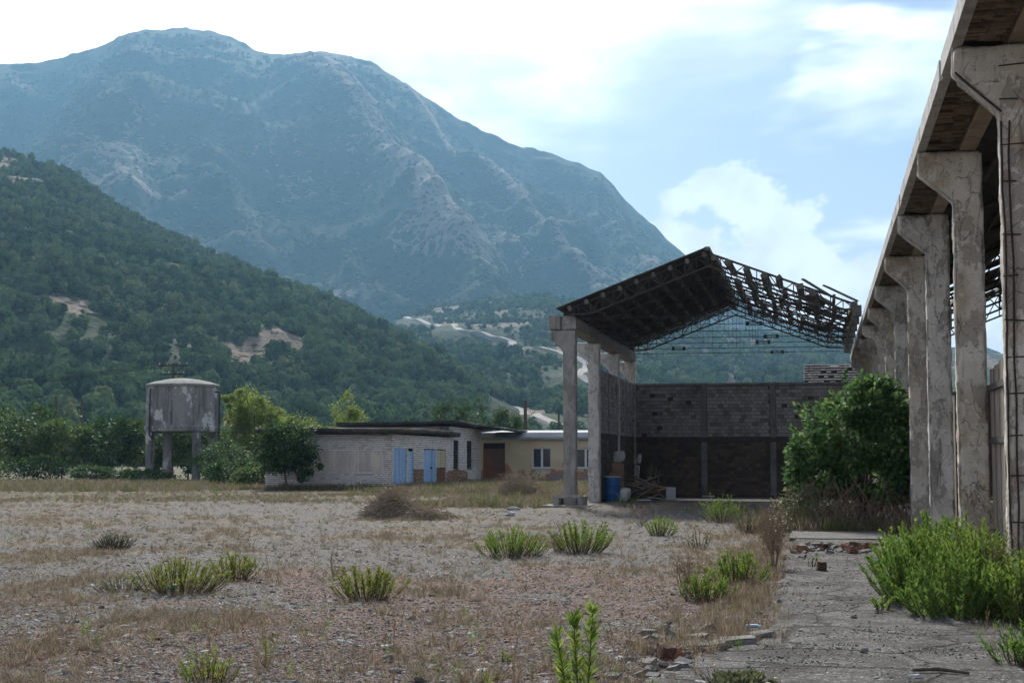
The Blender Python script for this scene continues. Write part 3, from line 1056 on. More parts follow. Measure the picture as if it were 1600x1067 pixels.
# brick walls
def brick_wall(parent, name, along, p0, p1, fixed, z0, z1, L, H, T, mat, singles, seed, holes=.012, face=-1):
    """a wall of separate bricks with open joints; the first `singles` are objects, the rest one mesh"""
    r = random.Random(seed)
    unit = MB().box(-L / 2 + .006, L / 2 - .006, -T / 2, T / 2, -H / 2 + .006, H / 2 - .006).mesh('brick', bevel=.006)
    unit.materials.append(mat)
    rest = MB()
    cnt = 0
    rows = int(round((z1 - z0) / H))
    cells = []
    for j in range(rows):
        off = (j % 2) * L / 2 + r.uniform(-.02, .02)
        x = p0 - L + off
        while x < p1:
            a, b = max(x, p0), min(x + L, p1)
            if b - a > .05 and r.random() > holes:
                cells.append((a, b, z0 + (j + .5) * (z1 - z0) / rows, b - a > L * .95))
            x += L
    org = ORG[parent.name]
    cells.sort(key=lambda c: (not c[3], -c[2]))
    for a, b, z, whole in cells:
        d = r.uniform(-.012, .014)
        if whole and cnt < singles:
            o = link('brick', unit, None, parent)
            p = Vector(((a + b) / 2, fixed + d, z)) if along == 'x' else Vector((fixed + d, (a + b) / 2, z))
            o.location = p - org
            o.rotation_euler = (0, r.uniform(-.012, .012), (0 if along == 'x' else R(90)) + r.uniform(-.015, .015))
            cnt += 1
        else:
            if along == 'x': rest.box(a + .006, b - .006, fixed + d - T / 2, fixed + d + T / 2, z - H / 2 + .006, z + H / 2 - .006)
            else: rest.box(fixed + d - T / 2, fixed + d + T / 2, a + .006, b - .006, z - H / 2 + .006, z + H / 2 - .006)
    if rest.f:
        put(rest.build(name, mat, parent), kind='stuff')


bw = MB().box(-7.62, 2.25, 65.50, 65.72, -.2, 4.62).build('back_wall', M_mortar, han)
bl = .222
for xa, xb, n in ((-7.6, -4.87, 100), (-4.60, -1.99, 100), (-1.72, 1.95, 100)):
    brick_wall(bw, 'brickwork', 'x', xa, xb, 65.47, 2.46, 4.60, bl, .1485, .10, M_bgrey, n, 5 + int(xa * 10), .02)
    brick_wall(bw, 'soot_shade_brickwork', 'x', xa, xb, 65.47, 0.0, 2.24, bl, .1485, .10, M_bsootshade, 0, 9 + int(xa * 10), .015)
for x in (-4.735, -1.855):
    MB().box(x - .125, x + .125, 65.37, 65.5, -.1, 2.235).build('pilaster', M_pil, bw)
    MB().box(x - .125, x + .125, 65.37, 65.5, 2.445, 4.62).build('pilaster', M_pil, bw)
MB().box(-7.62, 1.95, 65.34, 65.5, 2.24, 2.44).build('ring_beam', M_mortar, bw)
MB().box(-7.63, 1.97, 65.36, 65.78, 4.625, 4.73).build('coping', M_pil, bw)
lwl = MB().box(-7.90, -7.76, 54.82, 65.4, -.2, 4.75).build('side_wall', M_mortar, han)
for ya, yb in ((54.83, 59.88), (60.32, 65.36)):
    brick_wall(lwl, 'brickwork', 'y', ya, yb, -7.755, 2.46, 4.75, bl, .1485, .10, M_bgrey, 0, int(ya), .03)
    brick_wall(lwl, 'soot_shade_brickwork', 'y', ya, yb, -7.755, 0, 2.24, bl, .1485, .10, M_bsootshade, 0, int(ya) + 1, .02)
    MB().box(-7.80, -7.70, ya, yb, 2.245, 2.455).build('ring_beam', M_mortar, lwl)
    MB().box(-7.92, -7.69, (ya + yb) / 2 - .1, (ya + yb) / 2 + .1, 2.46, 4.76).build('pilaster', M_pil, lwl)
fl = MB()
fl.box(-7.6, 1.9, 54.9, 65.34, -.15, .025)
put(fl.build('floor', M_floor), kind='structure')
# ------------------------------------------------------------------ leaves
NR = np.random.default_rng(11)


def leaf_quads(P, D, L, Wd, rng, fold=0.25):
    """one bent four-cornered leaf at each P pointing along D"""
    n = len(P)
    D = D / np.maximum(np.linalg.norm(D, axis=1, keepdims=True), 1e-6)
    U = rng.normal(size=(n, 3)); U[:, 2] += 0.8
    S = np.cross(D, U); S /= np.maximum(np.linalg.norm(S, axis=1, keepdims=True), 1e-6)
    Nn = np.cross(S, D)
    L = np.broadcast_to(L, n)[:, None]; Wd = np.broadcast_to(Wd, n)[:, None]
    m = P + D * L * 0.45
    V = np.stack([P, m + S * Wd / 2 + Nn * L * fold * .3, P + D * L - Nn * L * fold * .25, m - S * Wd / 2 + Nn * L * fold * .3], 1)
    F = np.arange(n * 4).reshape(n, 4)
    return V.reshape(-1, 3), F


def leaf_object(name, V, F, mat, parent):
    org = np.array(ORG[parent.name]) if parent is not None else np.zeros(3)
    return link(name, np_mesh(name, V - org, F), mat, parent)


def crown_points(c, r, nclump, nleaf, rng, shell=0.55, clump=0.28, flat=0.8):
    """clump centres through an ellipsoid, leaves gathered round them; gaps stay between the clumps"""
    u = rng.normal(size=(nclump, 3)); u /= np.linalg.norm(u, axis=1, keepdims=True)
    rad = shell + (1 - shell) * rng.random(nclump) ** 0.6
    rad *= 0.82 + 0.36 * rng.random(nclump)
    C = u * rad[:, None]
    k = rng.integers(0, nclump, nleaf)
    size = clump * (0.6 + 0.8 * rng.random(nclump))
    off = rng.normal(size=(nleaf, 3)) * size[k][:, None] * np.array([1, 1, flat]) * 0.55
    P = C[k] + off
    D = off + C[k] * 0.35 + rng.normal(size=(nleaf, 3)) * .25 + np.array([0, 0, -.05])
    return np.array(c) + P * np.array(r), D


M_bark = plain('bark', (0.075, 0.060, 0.045), (0.13, 0.105, 0.08), 14.0, 0.95, 0.5, stretch=(1, 1, .3))
M_twig = plain('dry_twig', (0.20, 0.15, 0.11), (0.33, 0.26, 0.19), 10.0, 0.95, 0.2)
M_leafd = leafmat('leaf_dark', (0.028, 0.065, 0.02), (0.065, 0.125, 0.038), (0.11, 0.165, 0.05), .35)
M_leafm = leafmat('leaf_mid', (0.055, 0.105, 0.03), (0.115, 0.175, 0.05), (0.18, 0.22, 0.075), .4)
M_leafy = leafmat('leaf_yellow', (0.12, 0.185, 0.04), (0.24, 0.30, 0.065), (0.35, 0.38, 0.10), .5)
M_leaff = leafmat('leaf_feather', (0.045, 0.085, 0.035), (0.085, 0.14, 0.055), None, .4)
M_weed = leafmat('leaf_weed', (0.12, 0.215, 0.04), (0.23, 0.33, 0.06), (0.36, 0.39, 0.09), .45)
M_fig = leafmat('leaf_fig', (0.05, 0.12, 0.036), (0.12, 0.215, 0.065), (0.25, 0.33, 0.11), .45)
M_weedy = leafmat('leaf_weed_yellow', (0.15, 0.21, 0.045), (0.28, 0.32, 0.07), (0.36, 0.28, 0.10), .4)
M_weedd = leafmat('leaf_weed_deep', (0.09, 0.19, 0.038), (0.18, 0.30, 0.055), (0.29, 0.37, 0.085), .42)
M_dryl = leafmat('leaf_dry', (0.16, 0.10, 0.055), (0.26, 0.18, 0.10), (0.33, 0.26, 0.16), .2)
M_sage = leafmat('leaf_sage', (0.12, 0.145, 0.07), (0.22, 0.24, 0.12), (0.32, 0.32, 0.18), .2)
M_tuft = leafmat('leaf_rush', (0.035, 0.065, 0.03), (0.07, 0.10, 0.045), (0.11, 0.13, 0.06), .2)
M_hay = leafmat('dry_grass', (0.15, 0.12, 0.082), (0.29, 0.235, 0.16), (0.42, 0.36, 0.26), .3)
M_hayg = leafmat('green_grass', (0.085, 0.115, 0.04), (0.17, 0.18, 0.07), (0.28, 0.25, 0.12), .3)


def limbs(base, top, spread, n, r0, rng):
    m = MB()
    base = Vector(base); top = Vector(top)
    mid = base.lerp(top, .45) + Vector((rng.normal() * .1, rng.normal() * .1, 0))
    m.tube([base, mid, base.lerp(top, .9)], [r0, r0 * .75, r0 * .3], 7)
    for i in range(n):
        f = rng.uniform(.25, .75)
        p = base.lerp(top, f)
        a = rng.uniform(0, 6.28)
        q = p + Vector((math.cos(a) * spread * rng.uniform(.4, .8), math.sin(a) * spread * rng.uniform(.4, .8), (top.z - base.z) * rng.uniform(.15, .4)))
        m.tube([p, p.lerp(q, .5) + Vector((0, 0, .05)), q], [r0 * .45, r0 * .3, r0 * .1], 5)
    return m


def tree(name, label, cat, base, h, r, mat, nclump, nleaf, leaf, seed, group=None, low=.25, shell=.5, clump=.3, extra=None, wid=.5):
    rng = np.random.default_rng(seed)
    t = empty(name, base, label, cat, group)
    b = np.array(base, float)
    c = b + np.array([0, 0, h * (low + (1 - low) / 2)])
    limbs((base[0], base[1], base[2] - .15), (base[0], base[1], base[2] + h * .85), r[0] * .8, 7, .035 * h * .5, rng).build('trunk', M_bark, t)
    P, D = crown_points(c, (r[0], r[1], h * (1 - low) / 2), nclump, nleaf, rng, shell, clump)
    if extra is not None:
        for (dx, dy, dz, k, q) in extra:
            P2, D2 = crown_points(b + np.array([dx, dy, dz]), (k, k, k), max(6, int(nclump * q)), int(nleaf * q), rng, shell, clump)
            P = np.concatenate([P, P2]); D = np.concatenate([D, D2])
    P[:, 2] = np.maximum(P[:, 2], base[2] + .03)
    s = leaf * (0.7 + .6 * rng.random(len(P)))
    V, F = leaf_quads(P, D, s, s * wid, rng)
    leaf_object('crown', V, F, mat, t)
    return t


# ------------------------------------------------------------------ scattered stuff on points
PROTO = {}


def proto_coll(name, meshes):
    c = bpy.data.collections.new(name)
    for i, me in enumerate(meshes):
        o = bpy.data.objects.new('%s_piece' % name, me)
        c.objects.link(o)
    return c


def scatter(name, P, scale, rot, coll, label=None, cat=None, parent=None):
    n = len(P)
    org = np.array(ORG[parent.name]) if parent is not None else np.zeros(3)
    me = bpy.data.meshes.new(name)
    me.vertices.add(n)
    me.vertices.foreach_set('co', np.asarray(P - org, np.float32).ravel())
    a = me.attributes.new('sc', 'FLOAT_VECTOR', 'POINT'); a.data.foreach_set('vector', np.asarray(scale, np.float32).ravel())
    a = me.attributes.new('ro', 'FLOAT_VECTOR', 'POINT'); a.data.foreach_set('vector', np.asarray(rot, np.float32).ravel())
    a = me.attributes.new('pick', 'INT', 'POINT'); a.data.foreach_set('value', NR.integers(0, len(coll.objects), n).astype(np.int32))
    o = link(name, me, None, parent)
    g = bpy.data.node_groups.new(name + '_spread', 'GeometryNodeTree')
    g.interface.new_socket('Geometry', in_out='INPUT', socket_type='NodeSocketGeometry')
    g.interface.new_socket('Geometry', in_out='OUTPUT', socket_type='NodeSocketGeometry')
    N = g.nodes.new
    gi, go = N('NodeGroupInput'), N('NodeGroupOutput')
    ci = N('GeometryNodeCollectionInfo'); ci.inputs['Collection'].default_value = coll
    ci.inputs['Separate Children'].default_value = True; ci.inputs['Reset Children'].default_value = True
    ip = N('GeometryNodeInstanceOnPoints'); ip.inputs['Pick Instance'].default_value = True

    def at(nm, ty):
        q = N('GeometryNodeInputNamedAttribute'); q.data_type = ty; q.inputs['Name'].default_value = nm
        return q.outputs['Attribute']
    er = N('FunctionNodeEulerToRotation')
    L = g.links.new
    L(gi.outputs[0], ip.inputs['Points']); L(ci.outputs[0], ip.inputs['Instance'])
    L(at('pick', 'INT'), ip.inputs['Instance Index'])
    L(at('ro', 'FLOAT_VECTOR'), er.inputs[0]); L(er.outputs[0], ip.inputs['Rotation'])
    L(at('sc', 'FLOAT_VECTOR'), ip.inputs['Scale'])
    L(ip.outputs[0], go.inputs[0])
    m = o.modifiers.new('spread', 'NODES'); m.node_group = g
    put(o, label, cat, kind='stuff')
    return o


# ---- woods on the hills
def wood_tree(seed, mat, slim=1.0):
    """leaf sprays lie along the outside of rounded clumps, so the top of a crown is lit and its foot is dark"""
    rng = np.random.default_rng(seed)
    nc = 9
    u = rng.normal(size=(nc, 3)); u /= np.linalg.norm(u, axis=1, keepdims=True)
    C = u * np.array([.27 * slim, .27 * slim, .24]) * rng.uniform(.6, 1.1, (nc, 1)) + np.array([0, 0, .55])
    rad = rng.uniform(.16, .26, nc)
    n = 420
    k = rng.integers(0, nc, n)
    v = rng.normal(size=(n, 3)); v /= np.linalg.norm(v, axis=1, keepdims=True)
    P = C[k] + v * rad[k][:, None] * rng.uniform(.75, 1.1, (n, 1))
    Nn = v + (P - np.array([0, 0, .5])) * 1.2 + rng.normal(size=(n, 3)) * .28
    Nn /= np.linalg.norm(Nn, axis=1, keepdims=True)
    T = np.cross(Nn, rng.normal(size=(n, 3))); T /= np.linalg.norm(T, axis=1, keepdims=True)
    B = np.cross(Nn, T)
    s = (.075 * (.7 + .7 * rng.random(n)))[:, None]
    V = np.stack([P - T * s, P + B * s * .8, P + T * s, P - B * s * .8], 1).reshape(-1, 3)
    me = np_mesh('wood_tree', V, np.arange(n * 4).reshape(n, 4)); me.materials.append(mat)
    return me


M_wood = NT('wood_leaf')
_r = M_wood.n('ShaderNodeObjectInfo').outputs['Random']
_i = M_wood.island()
_c = M_wood.mix(M_wood.ramp(_r, 0.0, 0.75), (0.040, 0.088, 0.046), (0.135, 0.205, 0.090))
_c = M_wood.mix(M_wood.ramp(_r, 0.86, 1.0), _c, (0.24, 0.27, 0.12))
_c = M_wood.mix(M_wood.math('MULTIPLY', _i, .5), _c, (0.11, 0.155, 0.07))
M_wood.leaf(_c, .25, .9, 0.0)
M_wood = M_wood.m
woods = proto_coll('wood', [wood_tree(s, M_wood, sl) for s, sl in ((1, 1), (2, 1.15), (3, .85), (4, 1.1), (5, .7), (6, 1.25))])


ROAD_A = [(-392.0, 1440.0), (-378.6, 1404.6), (-323.2, 1284.2), (-251.1, 1073.2), (-228.8, 1057.2), (-205.6, 1033.0), (-155.8, 857.3), (-141.4, 848.8), (-127.8, 831.1), (-121.7, 822.7), (-113.2, 750.4), (-109.5, 707.8), (-105.9, 702.0), (-101.1, 695.6)]
ROAD_B = [(-116.7, 580.0), (-109.2, 567.0), (-91.6, 503.9), (-82.1, 483.5), (-77.4, 476.3)]


def road_gap(x, y):
    """distance to the roads, trees on the valley side of a road count as nearer so that the bank stays open"""
    best = np.full(len(x), 1e9)
    for path in (ROAD_A, ROAD_B):
        for (ax, ay), (bx, by) in zip(path[:-1], path[1:]):
            dx, dy = bx - ax, by - ay
            t_ = np.clip(((x - ax) * dx + (y - ay) * dy) / (dx * dx + dy * dy), 0, 1)
            ex, ey = x - ax - t_ * dx, y - ay - t_ * dy
            d = np.hypot(ex, ey)
            best = np.minimum(best, np.where(ey < 0, d * .35, d))
    return best


def forest(name, fn, a0, a1, n, seed, tmax, size, thin):
    rng = np.random.default_rng(seed)
    az = rng.uniform(a0, a1, n); tt = rng.random(n) ** .85 * tmax
    x, y, z, b = fn(az, tt)
    dens = sstep(fbm(x / 38, y / 38, seed, 4, .6), .34, .50)
    keep = (rng.random(n) < (thin + (1 - thin) * dens) * (1 - .96 * b)) & (z > .3)
    keep &= road_gap(x, y) > 4 + 5 * fbm(x / 15, y / 15, 7, 2)
    x, y, z = x[keep], y[keep], z[keep]
    m = len(x)
    s = size * (.55 + .75 * rng.random(m)) * (.7 + .6 * fbm(x / 60, y / 60, seed + 2, 3))
    sc = np.stack([s * rng.uniform(.85, 1.25, m), s * rng.uniform(.85, 1.25, m), s * rng.uniform(.8, 1.3, m)], -1)
    ro = np.stack([np.zeros(m), np.zeros(m), rng.uniform(0, 6.28, m)], -1)
    return scatter(name, np.stack([x, y, z - .12 * s], -1), sc, ro, woods)


forest('hillside_wood', foothill, -32, -4.5, 16000, 301, 1.0, 5.6, .12)
forest('hillside_scrub', foothill, -32, -4.5, 5000, 311, 1.0, 2.6, .6)
forest('valley_scrub', valley, -20, 4, 12000, 312, 1.02, 2.6, .6)
forest('valley_wood', valley, -20, 4, 15000, 302, 1.02, 5.4, .10)
# scrub and trees against the skyline of the mountain
rng = np.random.default_rng(77)
az = rng.uniform(-33, -2, 12000); tt = rng.uniform(.12, .95, 12000)
x, y, z, b = mountain(az, tt)
k = rng.random(12000) < np.clip(1.0 - b * 1.1, .08, 1)
x, y, z = x[k], y[k], z[k]; m = len(x)
s = rng.uniform(3.5, 7.5, m)
scatter('mountain_scrub', np.stack([x, y, z - 1.2], -1), np.stack([s * 1.2, s * 1.2, s * .8], -1), np.stack([0 * s, 0 * s, rng.uniform(0, 6.28, m)], -1), woods)

# ---- road cut into the valley slope
M_road = plain('pale_track', (0.26, 0.24, 0.215), (0.34, 0.32, 0.285), .2, .95, .1)
M_cut = plain('bare_cutting', (0.26, 0.205, 0.155), (0.34, 0.28, 0.215), .12, .95, .3)
from mathutils.bvhtree import BVHTree
_bv = {}


def drop(obj, x, y):
    if obj.name not in _bv:
        me = obj.data
        _bv[obj.name] = BVHTree.FromPolygons([v.co[:] for v in me.vertices], [p.vertices[:] for p in me.polygons])
    h = _bv[obj.name].ray_cast(Vector((x, y, 2000)), Vector((0, 0, -1)))
    return h[0].z if h[0] is not None else 0.0


def ribbon(name, pts, width, lift, mat, hill):
    pts = [Vector((p[0], p[1], 0)) for p in pts]
    fine = []
    for i in range(len(pts) - 1):
        for q in range(8): fine.append(pts[i].lerp(pts[i + 1], q / 8))
    fine.append(pts[-1])
    V = []; F = []
    for i, p in enumerate(fine):
        d = (fine[min(i + 1, len(fine) - 1)] - fine[max(i - 1, 0)]).normalized()
        s = Vector((-d.y, d.x, 0))
        zc = max(drop(hill, p.x, p.y), drop(hill, (p + s * width / 2).x, (p + s * width / 2).y), drop(hill, (p - s * width / 2).x, (p - s * width / 2).y))
        for k in (-1, 1):
            q = p + s * (width / 2 * k)
            V.append((q.x, q.y, zc + lift))
        for k in (1, -1):
            q = p + s * ((width / 2 + 1.2) * k)
            V.append((q.x, q.y, drop(hill, q.x, q.y) - 1.0))
    for i in range(len(fine) - 1):
        a = i * 4; b = a + 4
        F += [(a, a + 1, b + 1, b), (a + 1, a + 2, b + 2, b + 1), (a + 3, a, b, b + 3)]
    me = bpy.data.meshes.new(name); me.from_pydata(V, [], F)
    put(link(name, me, mat), kind='structure')


ribbon('road', ROAD_A, 5.0, .5, M_road, vh)
ribbon('road', ROAD_B, 3.6, .4, M_road, vh)
# ------------------------------------------------------------------ water tower
TX, TYc = -44.5, 103.0
M_tank = NT('tank_render')
_s = M_tank.noise(1.1, 6, .62, (1, 1, .25))
_p = M_tank.noise(.85, 6, .68, (1, 1, .7), off=(3, 4, 2))
_f = M_tank.noise(7, 6, .7)
_c = M_tank.mix(M_tank.ramp(_s, .38, .62), (0.15, 0.15, 0.15), (0.30, 0.30, 0.295))
_c = M_tank.mix(M_tank.ramp(_p, .54, .60), _c, (0.58, 0.59, 0.59))
_c = M_tank.mix(M_tank.math('MULTIPLY', M_tank.ramp(M_tank.noise(2.4, 6, .7, (1, 1, .12), off=(9, 9, 9)), .54, .66), .8), _c, (0.07, 0.07, 0.07))
_c = M_tank.mix(M_tank.ramp(_f, .4, .8, 0, .4), _c, (0.10, 0.10, 0.10))
M_tank.principled(_c, .92, M_tank.bump(_f, .4, .04), spec=.15)
M_tank = M_tank.m
M_lichen = plain('lichen_roof', (0.20, 0.205, 0.19), (0.31, 0.315, 0.295), 3.0, .95, .5)
M_ironp = plain('dark_pipe', (0.03, 0.03, 0.032), (0.06, 0.055, 0.05), 6, .7, .2)
wt = empty('water_tower', (TX, TYc, 0), 'round grey concrete water tower standing on four legs', 'water tower')
MB().lathe([(0, 3.42), (2.35, 3.42), (2.62, 3.50), (2.64, 3.80), (2.56, 3.92), (2.54, 6.62), (2.5, 6.64)], 40, (TX, TYc, 0)).build('tank', M_tank, wt)
MB().lathe([(2.5, 6.62), (2.62, 6.64), (2.63, 6.80), (2.5, 6.86), (1.9, 7.04), (1.1, 7.20), (.45, 7.28), (0.001, 7.30)], 40, (TX, TYc, 0)).build('roof', M_lichen, wt)
for i in range(4):
    a = R(48.4 + 90 * i)
    x, y = TX + 2.40 * math.cos(a), TYc + 2.40 * math.sin(a)
    MB().prism([(x - .25, y - .25), (x + .25, y - .25), (x + .25, y + .25), (x - .25, y + .25)], -.3, 3.45, 'z').build('leg', M_tank, wt, bevel=.05)
MB().tube([(TX - 1.45, TYc - 2.25, 6.5), (TX - 1.45, TYc - 2.28, 3.2), (TX - 1.3, TYc - 1.9, 2.95)], .055, 8).build('pipe', M_ironp, wt)
MB().tube([(TX + 2.5, TYc - .2, 6.3), (TX + 2.85, TYc - .25, 6.28), (TX + 2.9, TYc - .25, 6.0), (TX + 2.9, TYc - .25, 0)], .06, 8).build('pipe', M_ironp, wt)

# ------------------------------------------------------------------ white brick building
M_bw = brickmat('brick_white', (0.70, 0.69, 0.675), (0.82, 0.815, 0.80), (0.60, 0.565, 0.52), (0.38, 0.35, 0.32), .3)
M_bo = brickmat('brick_orange', (0.30, 0.155, 0.09), (0.40, 0.23, 0.14), (0.48, 0.40, 0.33), (0.14, 0.09, 0.065), .5)
M_joint = plain('grey_joint', (0.075, 0.07, 0.065), (0.12, 0.113, 0.105), 6, .95, .3)
M_plast = NT('cream_plaster')
_n = M_plast.noise(1.6, 6, .65, (1, 1, .35)); _f = M_plast.noise(14, 5, .7)
_z = M_plast.n('ShaderNodeSeparateXYZ'); M_plast.l(M_plast.coord(), _z.inputs[0])
_c = M_plast.mix(M_plast.ramp(_n, .40, .62), (0.64, 0.595, 0.52), (0.47, 0.45, 0.42))
_c = M_plast.mix(M_plast.ramp(M_plast.noise(4, 6, .75, (5, 5, .12), off=(1, 8, 3)), .50, .72, 0, .6), _c, (0.16, 0.155, 0.15))
M_plast.principled(_c, .95, M_plast.bump(_f, .3, .01), spec=.1)
M_plast = M_plast.m
M_tar = plain('tar_roof_edge', (0.032, 0.030, 0.028), (0.075, 0.066, 0.055), 5, .95, .6)
M_blue = NT('blue_door_paint')
_n = M_blue.noise(2.2, 6, .65, (1, 1, .35)); _f = M_blue.noise(16, 5, .7)
_c = M_blue.mix(M_blue.ramp(_n, .38, .65), (0.22, 0.40, 0.66), (0.36, 0.52, 0.74))
_c = M_blue.mix(M_blue.ramp(_f, .58, .72, 0, .6), _c, (0.30, 0.33, 0.36))
M_blue.principled(_c, .6, M_blue.bump(_f, .15, .005), spec=.3)
M_blue = M_blue.m
M_rustd = plain('rust_brown_sheet', (0.13, 0.062, 0.040), (0.20, 0.105, 0.065), 4, .85, .3)
M_brown = plain('brown_gate_paint', (0.16, 0.07, 0.05), (0.20, 0.09, 0.064), 3, .7, .1)
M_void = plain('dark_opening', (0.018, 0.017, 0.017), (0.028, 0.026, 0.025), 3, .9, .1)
M_pale = plain('pale_panel', (0.42, 0.42, 0.40), (0.52, 0.50, 0.42), 5, .8, .2)
M_yel = plain('yellow_panel', (0.48, 0.42, 0.20), (0.52, 0.47, 0.27), 5, .8, .2)
M_wood_o = plain('old_wood', (0.17, 0.135, 0.10), (0.27, 0.225, 0.175), 6, .9, .3, stretch=(4, 4, .5))

wb = empty('brick_shed', (-24.3, 80, 0), 'low white brick shed with blue metal doors and sagging black roof', 'building')
XW = -20.97
# front (short) wall, with a plastered band
core = MB().box(-27.66, -21.03, 74.62, 75.0, -.2, 2.78).build('front_wall', M_joint, wb)
bk = MB()


def courses(m, along, p0, p1, fixed, z0, z1, rng, L=.255, H=.099, T=.06, skip=None, holes=()):
    rows = int(round((z1 - z0) / H))
    for j in range(rows):
        z = z0 + j * (z1 - z0) / rows
        x = p0 - (j % 2) * L / 2
        cut = [(o[0], o[1]) for o in holes if o[2] < z + H / 2 < o[3]]
        while x < p1:
            a, b = max(x, p0), min(x + L, p1)
            x += L
            for c0, c1 in cut:            # bricks end flush at the openings
                if a < c1 and b > c0:
                    if a < c0: b = c0
                    elif b > c1: a = c1
                    else: b = a
            if b - a < .03: continue
            if skip and skip((a + b) / 2, z + H / 2): continue
            d = rng.uniform(-.008, .008)
            if along == 'x': m.box(a + .009, b - .009, fixed - T / 2 + d, fixed + T / 2 + d, z + .011, z + H - .011)
            else: m.box(fixed - T / 2 + d, fixed + T / 2 + d, a + .006, b - .006, z + .011, z + H - .011)


courses(bk, 'x', -27.66, -21.0, 74.60, 0.0, .90, RNG)
courses(bk, 'x', -27.66, -21.0, 74.60, 1.95, 2.78, RNG)
courses(bk, 'x', -21.35, -21.0, 74.60, .9, 1.95, RNG)
put(bk.build('front_brickwork', M_bw, core), kind='stuff')
MB().box(-27.66, -21.36, 74.56, 74.62, .9, 1.95).build('plaster_band', M_plast, core)
# long side wall: openings (y0, y1, z0, z1)
OPEN = [(74.75, 77.2, -.2, 2.12), (77.62, 78.6, -.2, 2.12), (80.8, 83.42, -.2, 2.06), (83.6, 85.85, -.2, 2.06), (87.7, 89.03, .95, 2.63), (91.23, 92.63, .95, 2.62)]
sw = MB()
ed = sorted({74.6, 95.3} | {o[0] for o in OPEN} | {o[1] for o in OPEN})
for a, b in zip(ed[:-1], ed[1:]):
    m_ = (a + b) / 2
    top = 2.78 if m_ < 86.75 else 3.42
    op = [o for o in OPEN if o[0] <= m_ <= o[1]]
    if not op: sw.box(XW - .36, XW - .03, a, b, -.2, top)
    else:
        if op[0][2] > 0: sw.box(XW - .36, XW - .03, a, b, -.2, op[0][2])
        sw.box(XW - .36, XW - .03, a, b, op[0][3], top)
sw.box(XW - .36, XW - .03, 86.75, 86.9, 2.78, 3.42)
side = sw.build('side_wall', M_joint, wb)
inop = lambda y, z: any(o[0] - .02 < y < o[1] + .02 and o[2] < z < o[3] for o in OPEN)
orange = lambda y, z: (78.65 < y < 80.75 and z < .95) or (85.9 < y < 91.5 and z < .95 - .05 * abs(y - 88.5)) or (79.5 < y < 80.3 and .9 < z < 1.0)
b1 = MB(); b2 = MB()
courses(b1, 'y', 74.57, 86.75, XW, 0, 2.78, RNG, skip=orange, holes=OPEN)
courses(b1, 'y', 86.75, 95.2, XW, 0, 3.42, RNG, skip=orange, holes=OPEN)
courses(b2, 'y', 74.57, 95.2, XW, 0, 1.0, RNG, skip=lambda y, z: not orange(y, z), holes=OPEN)
put(b1.build('side_brickwork', M_bw, side), kind='stuff')
put(b2.build('bare_brickwork', M_bo, side), kind='stuff')
MB().box(-27.66, XW - .38, 94.9, 95.2, -.2, 3.4).build('rear_wall', M_joint, wb)
MB().box(-27.66, -27.4, 75.0, 94.9, -.2, 2.76).build('far_side_wall', M_joint, wb)
MB().box(-27.4, XW - .38, 86.7, 86.88, 2.5, 3.42).build('step_wall', M_bo, wb)
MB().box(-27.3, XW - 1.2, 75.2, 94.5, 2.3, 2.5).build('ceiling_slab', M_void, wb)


def door_leaf(y0, y1, z0, z1, mat, name='door', dx=0.0, bars=True):
    d = MB().box(XW - .055 + dx, XW - .015 + dx, y0 + .02, y1 - .02, z0, z1).build(name, mat, wb)
    if bars:
        for z in (z0 + .05, (z0 + z1) * .46, z1 - .05):
            MB().box(XW - .015 + dx, XW + .008 + dx, y0 + .06, y1 - .06, z - .035, z + .035).build('rail', mat, d)
        for y in (y0 + .05, y1 - .05):
            MB().box(XW - .0145 + dx, XW + .012 + dx, y - .035, y + .035, z0, z1).build('stile', mat, d)
    return d


door_leaf(74.78, 75.98, .02, 2.10, M_blue)
door_leaf(75.99, 77.18, .02, 2.10, M_blue)
door_leaf(77.64, 78.58, .05, 1.93, M_blue)
d2 = door_leaf(80.82, 82.62, .08, 2.03, M_blue)
door_leaf(82.63, 83.40, .08, 2.03, M_blue, dx=.03)
MB().box(XW - .01, XW + .05, 82.42, 82.55, .98, 1.10).build('handle', M_ironp, d2)
door_leaf(83.62, 84.72, 1.05, 2.03, M_pale, 'shutter', bars=False)
door_leaf(84.74, 85.83, 1.05, 2.03, M_yel, 'shutter', bars=False)
door_leaf(83.62, 84.72, .06, 1.02, M_rustd, 'lower_panel', bars=False)
door_leaf(84.74, 85.83, .06, .98, M_rustd, 'lower_panel', bars=False)
for o_ in OPEN[4:]:
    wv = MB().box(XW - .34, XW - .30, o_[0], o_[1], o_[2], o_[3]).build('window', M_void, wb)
    MB().box(XW - .29, XW - .2, o_[0] + .3, o_[0] + .62, o_[2], o_[3] - .35).build('board', M_wood_o, wv)
    MB().box(XW - .2, XW + .05, o_[0] - .04, o_[1] + .04, o_[2] - .07, o_[2]).build('sill', M_joint, wv)
MB().box(XW - .06, XW + .03, 92.9, 92.96, 1.0, 2.2).build('conduit', M_ironp, wb)


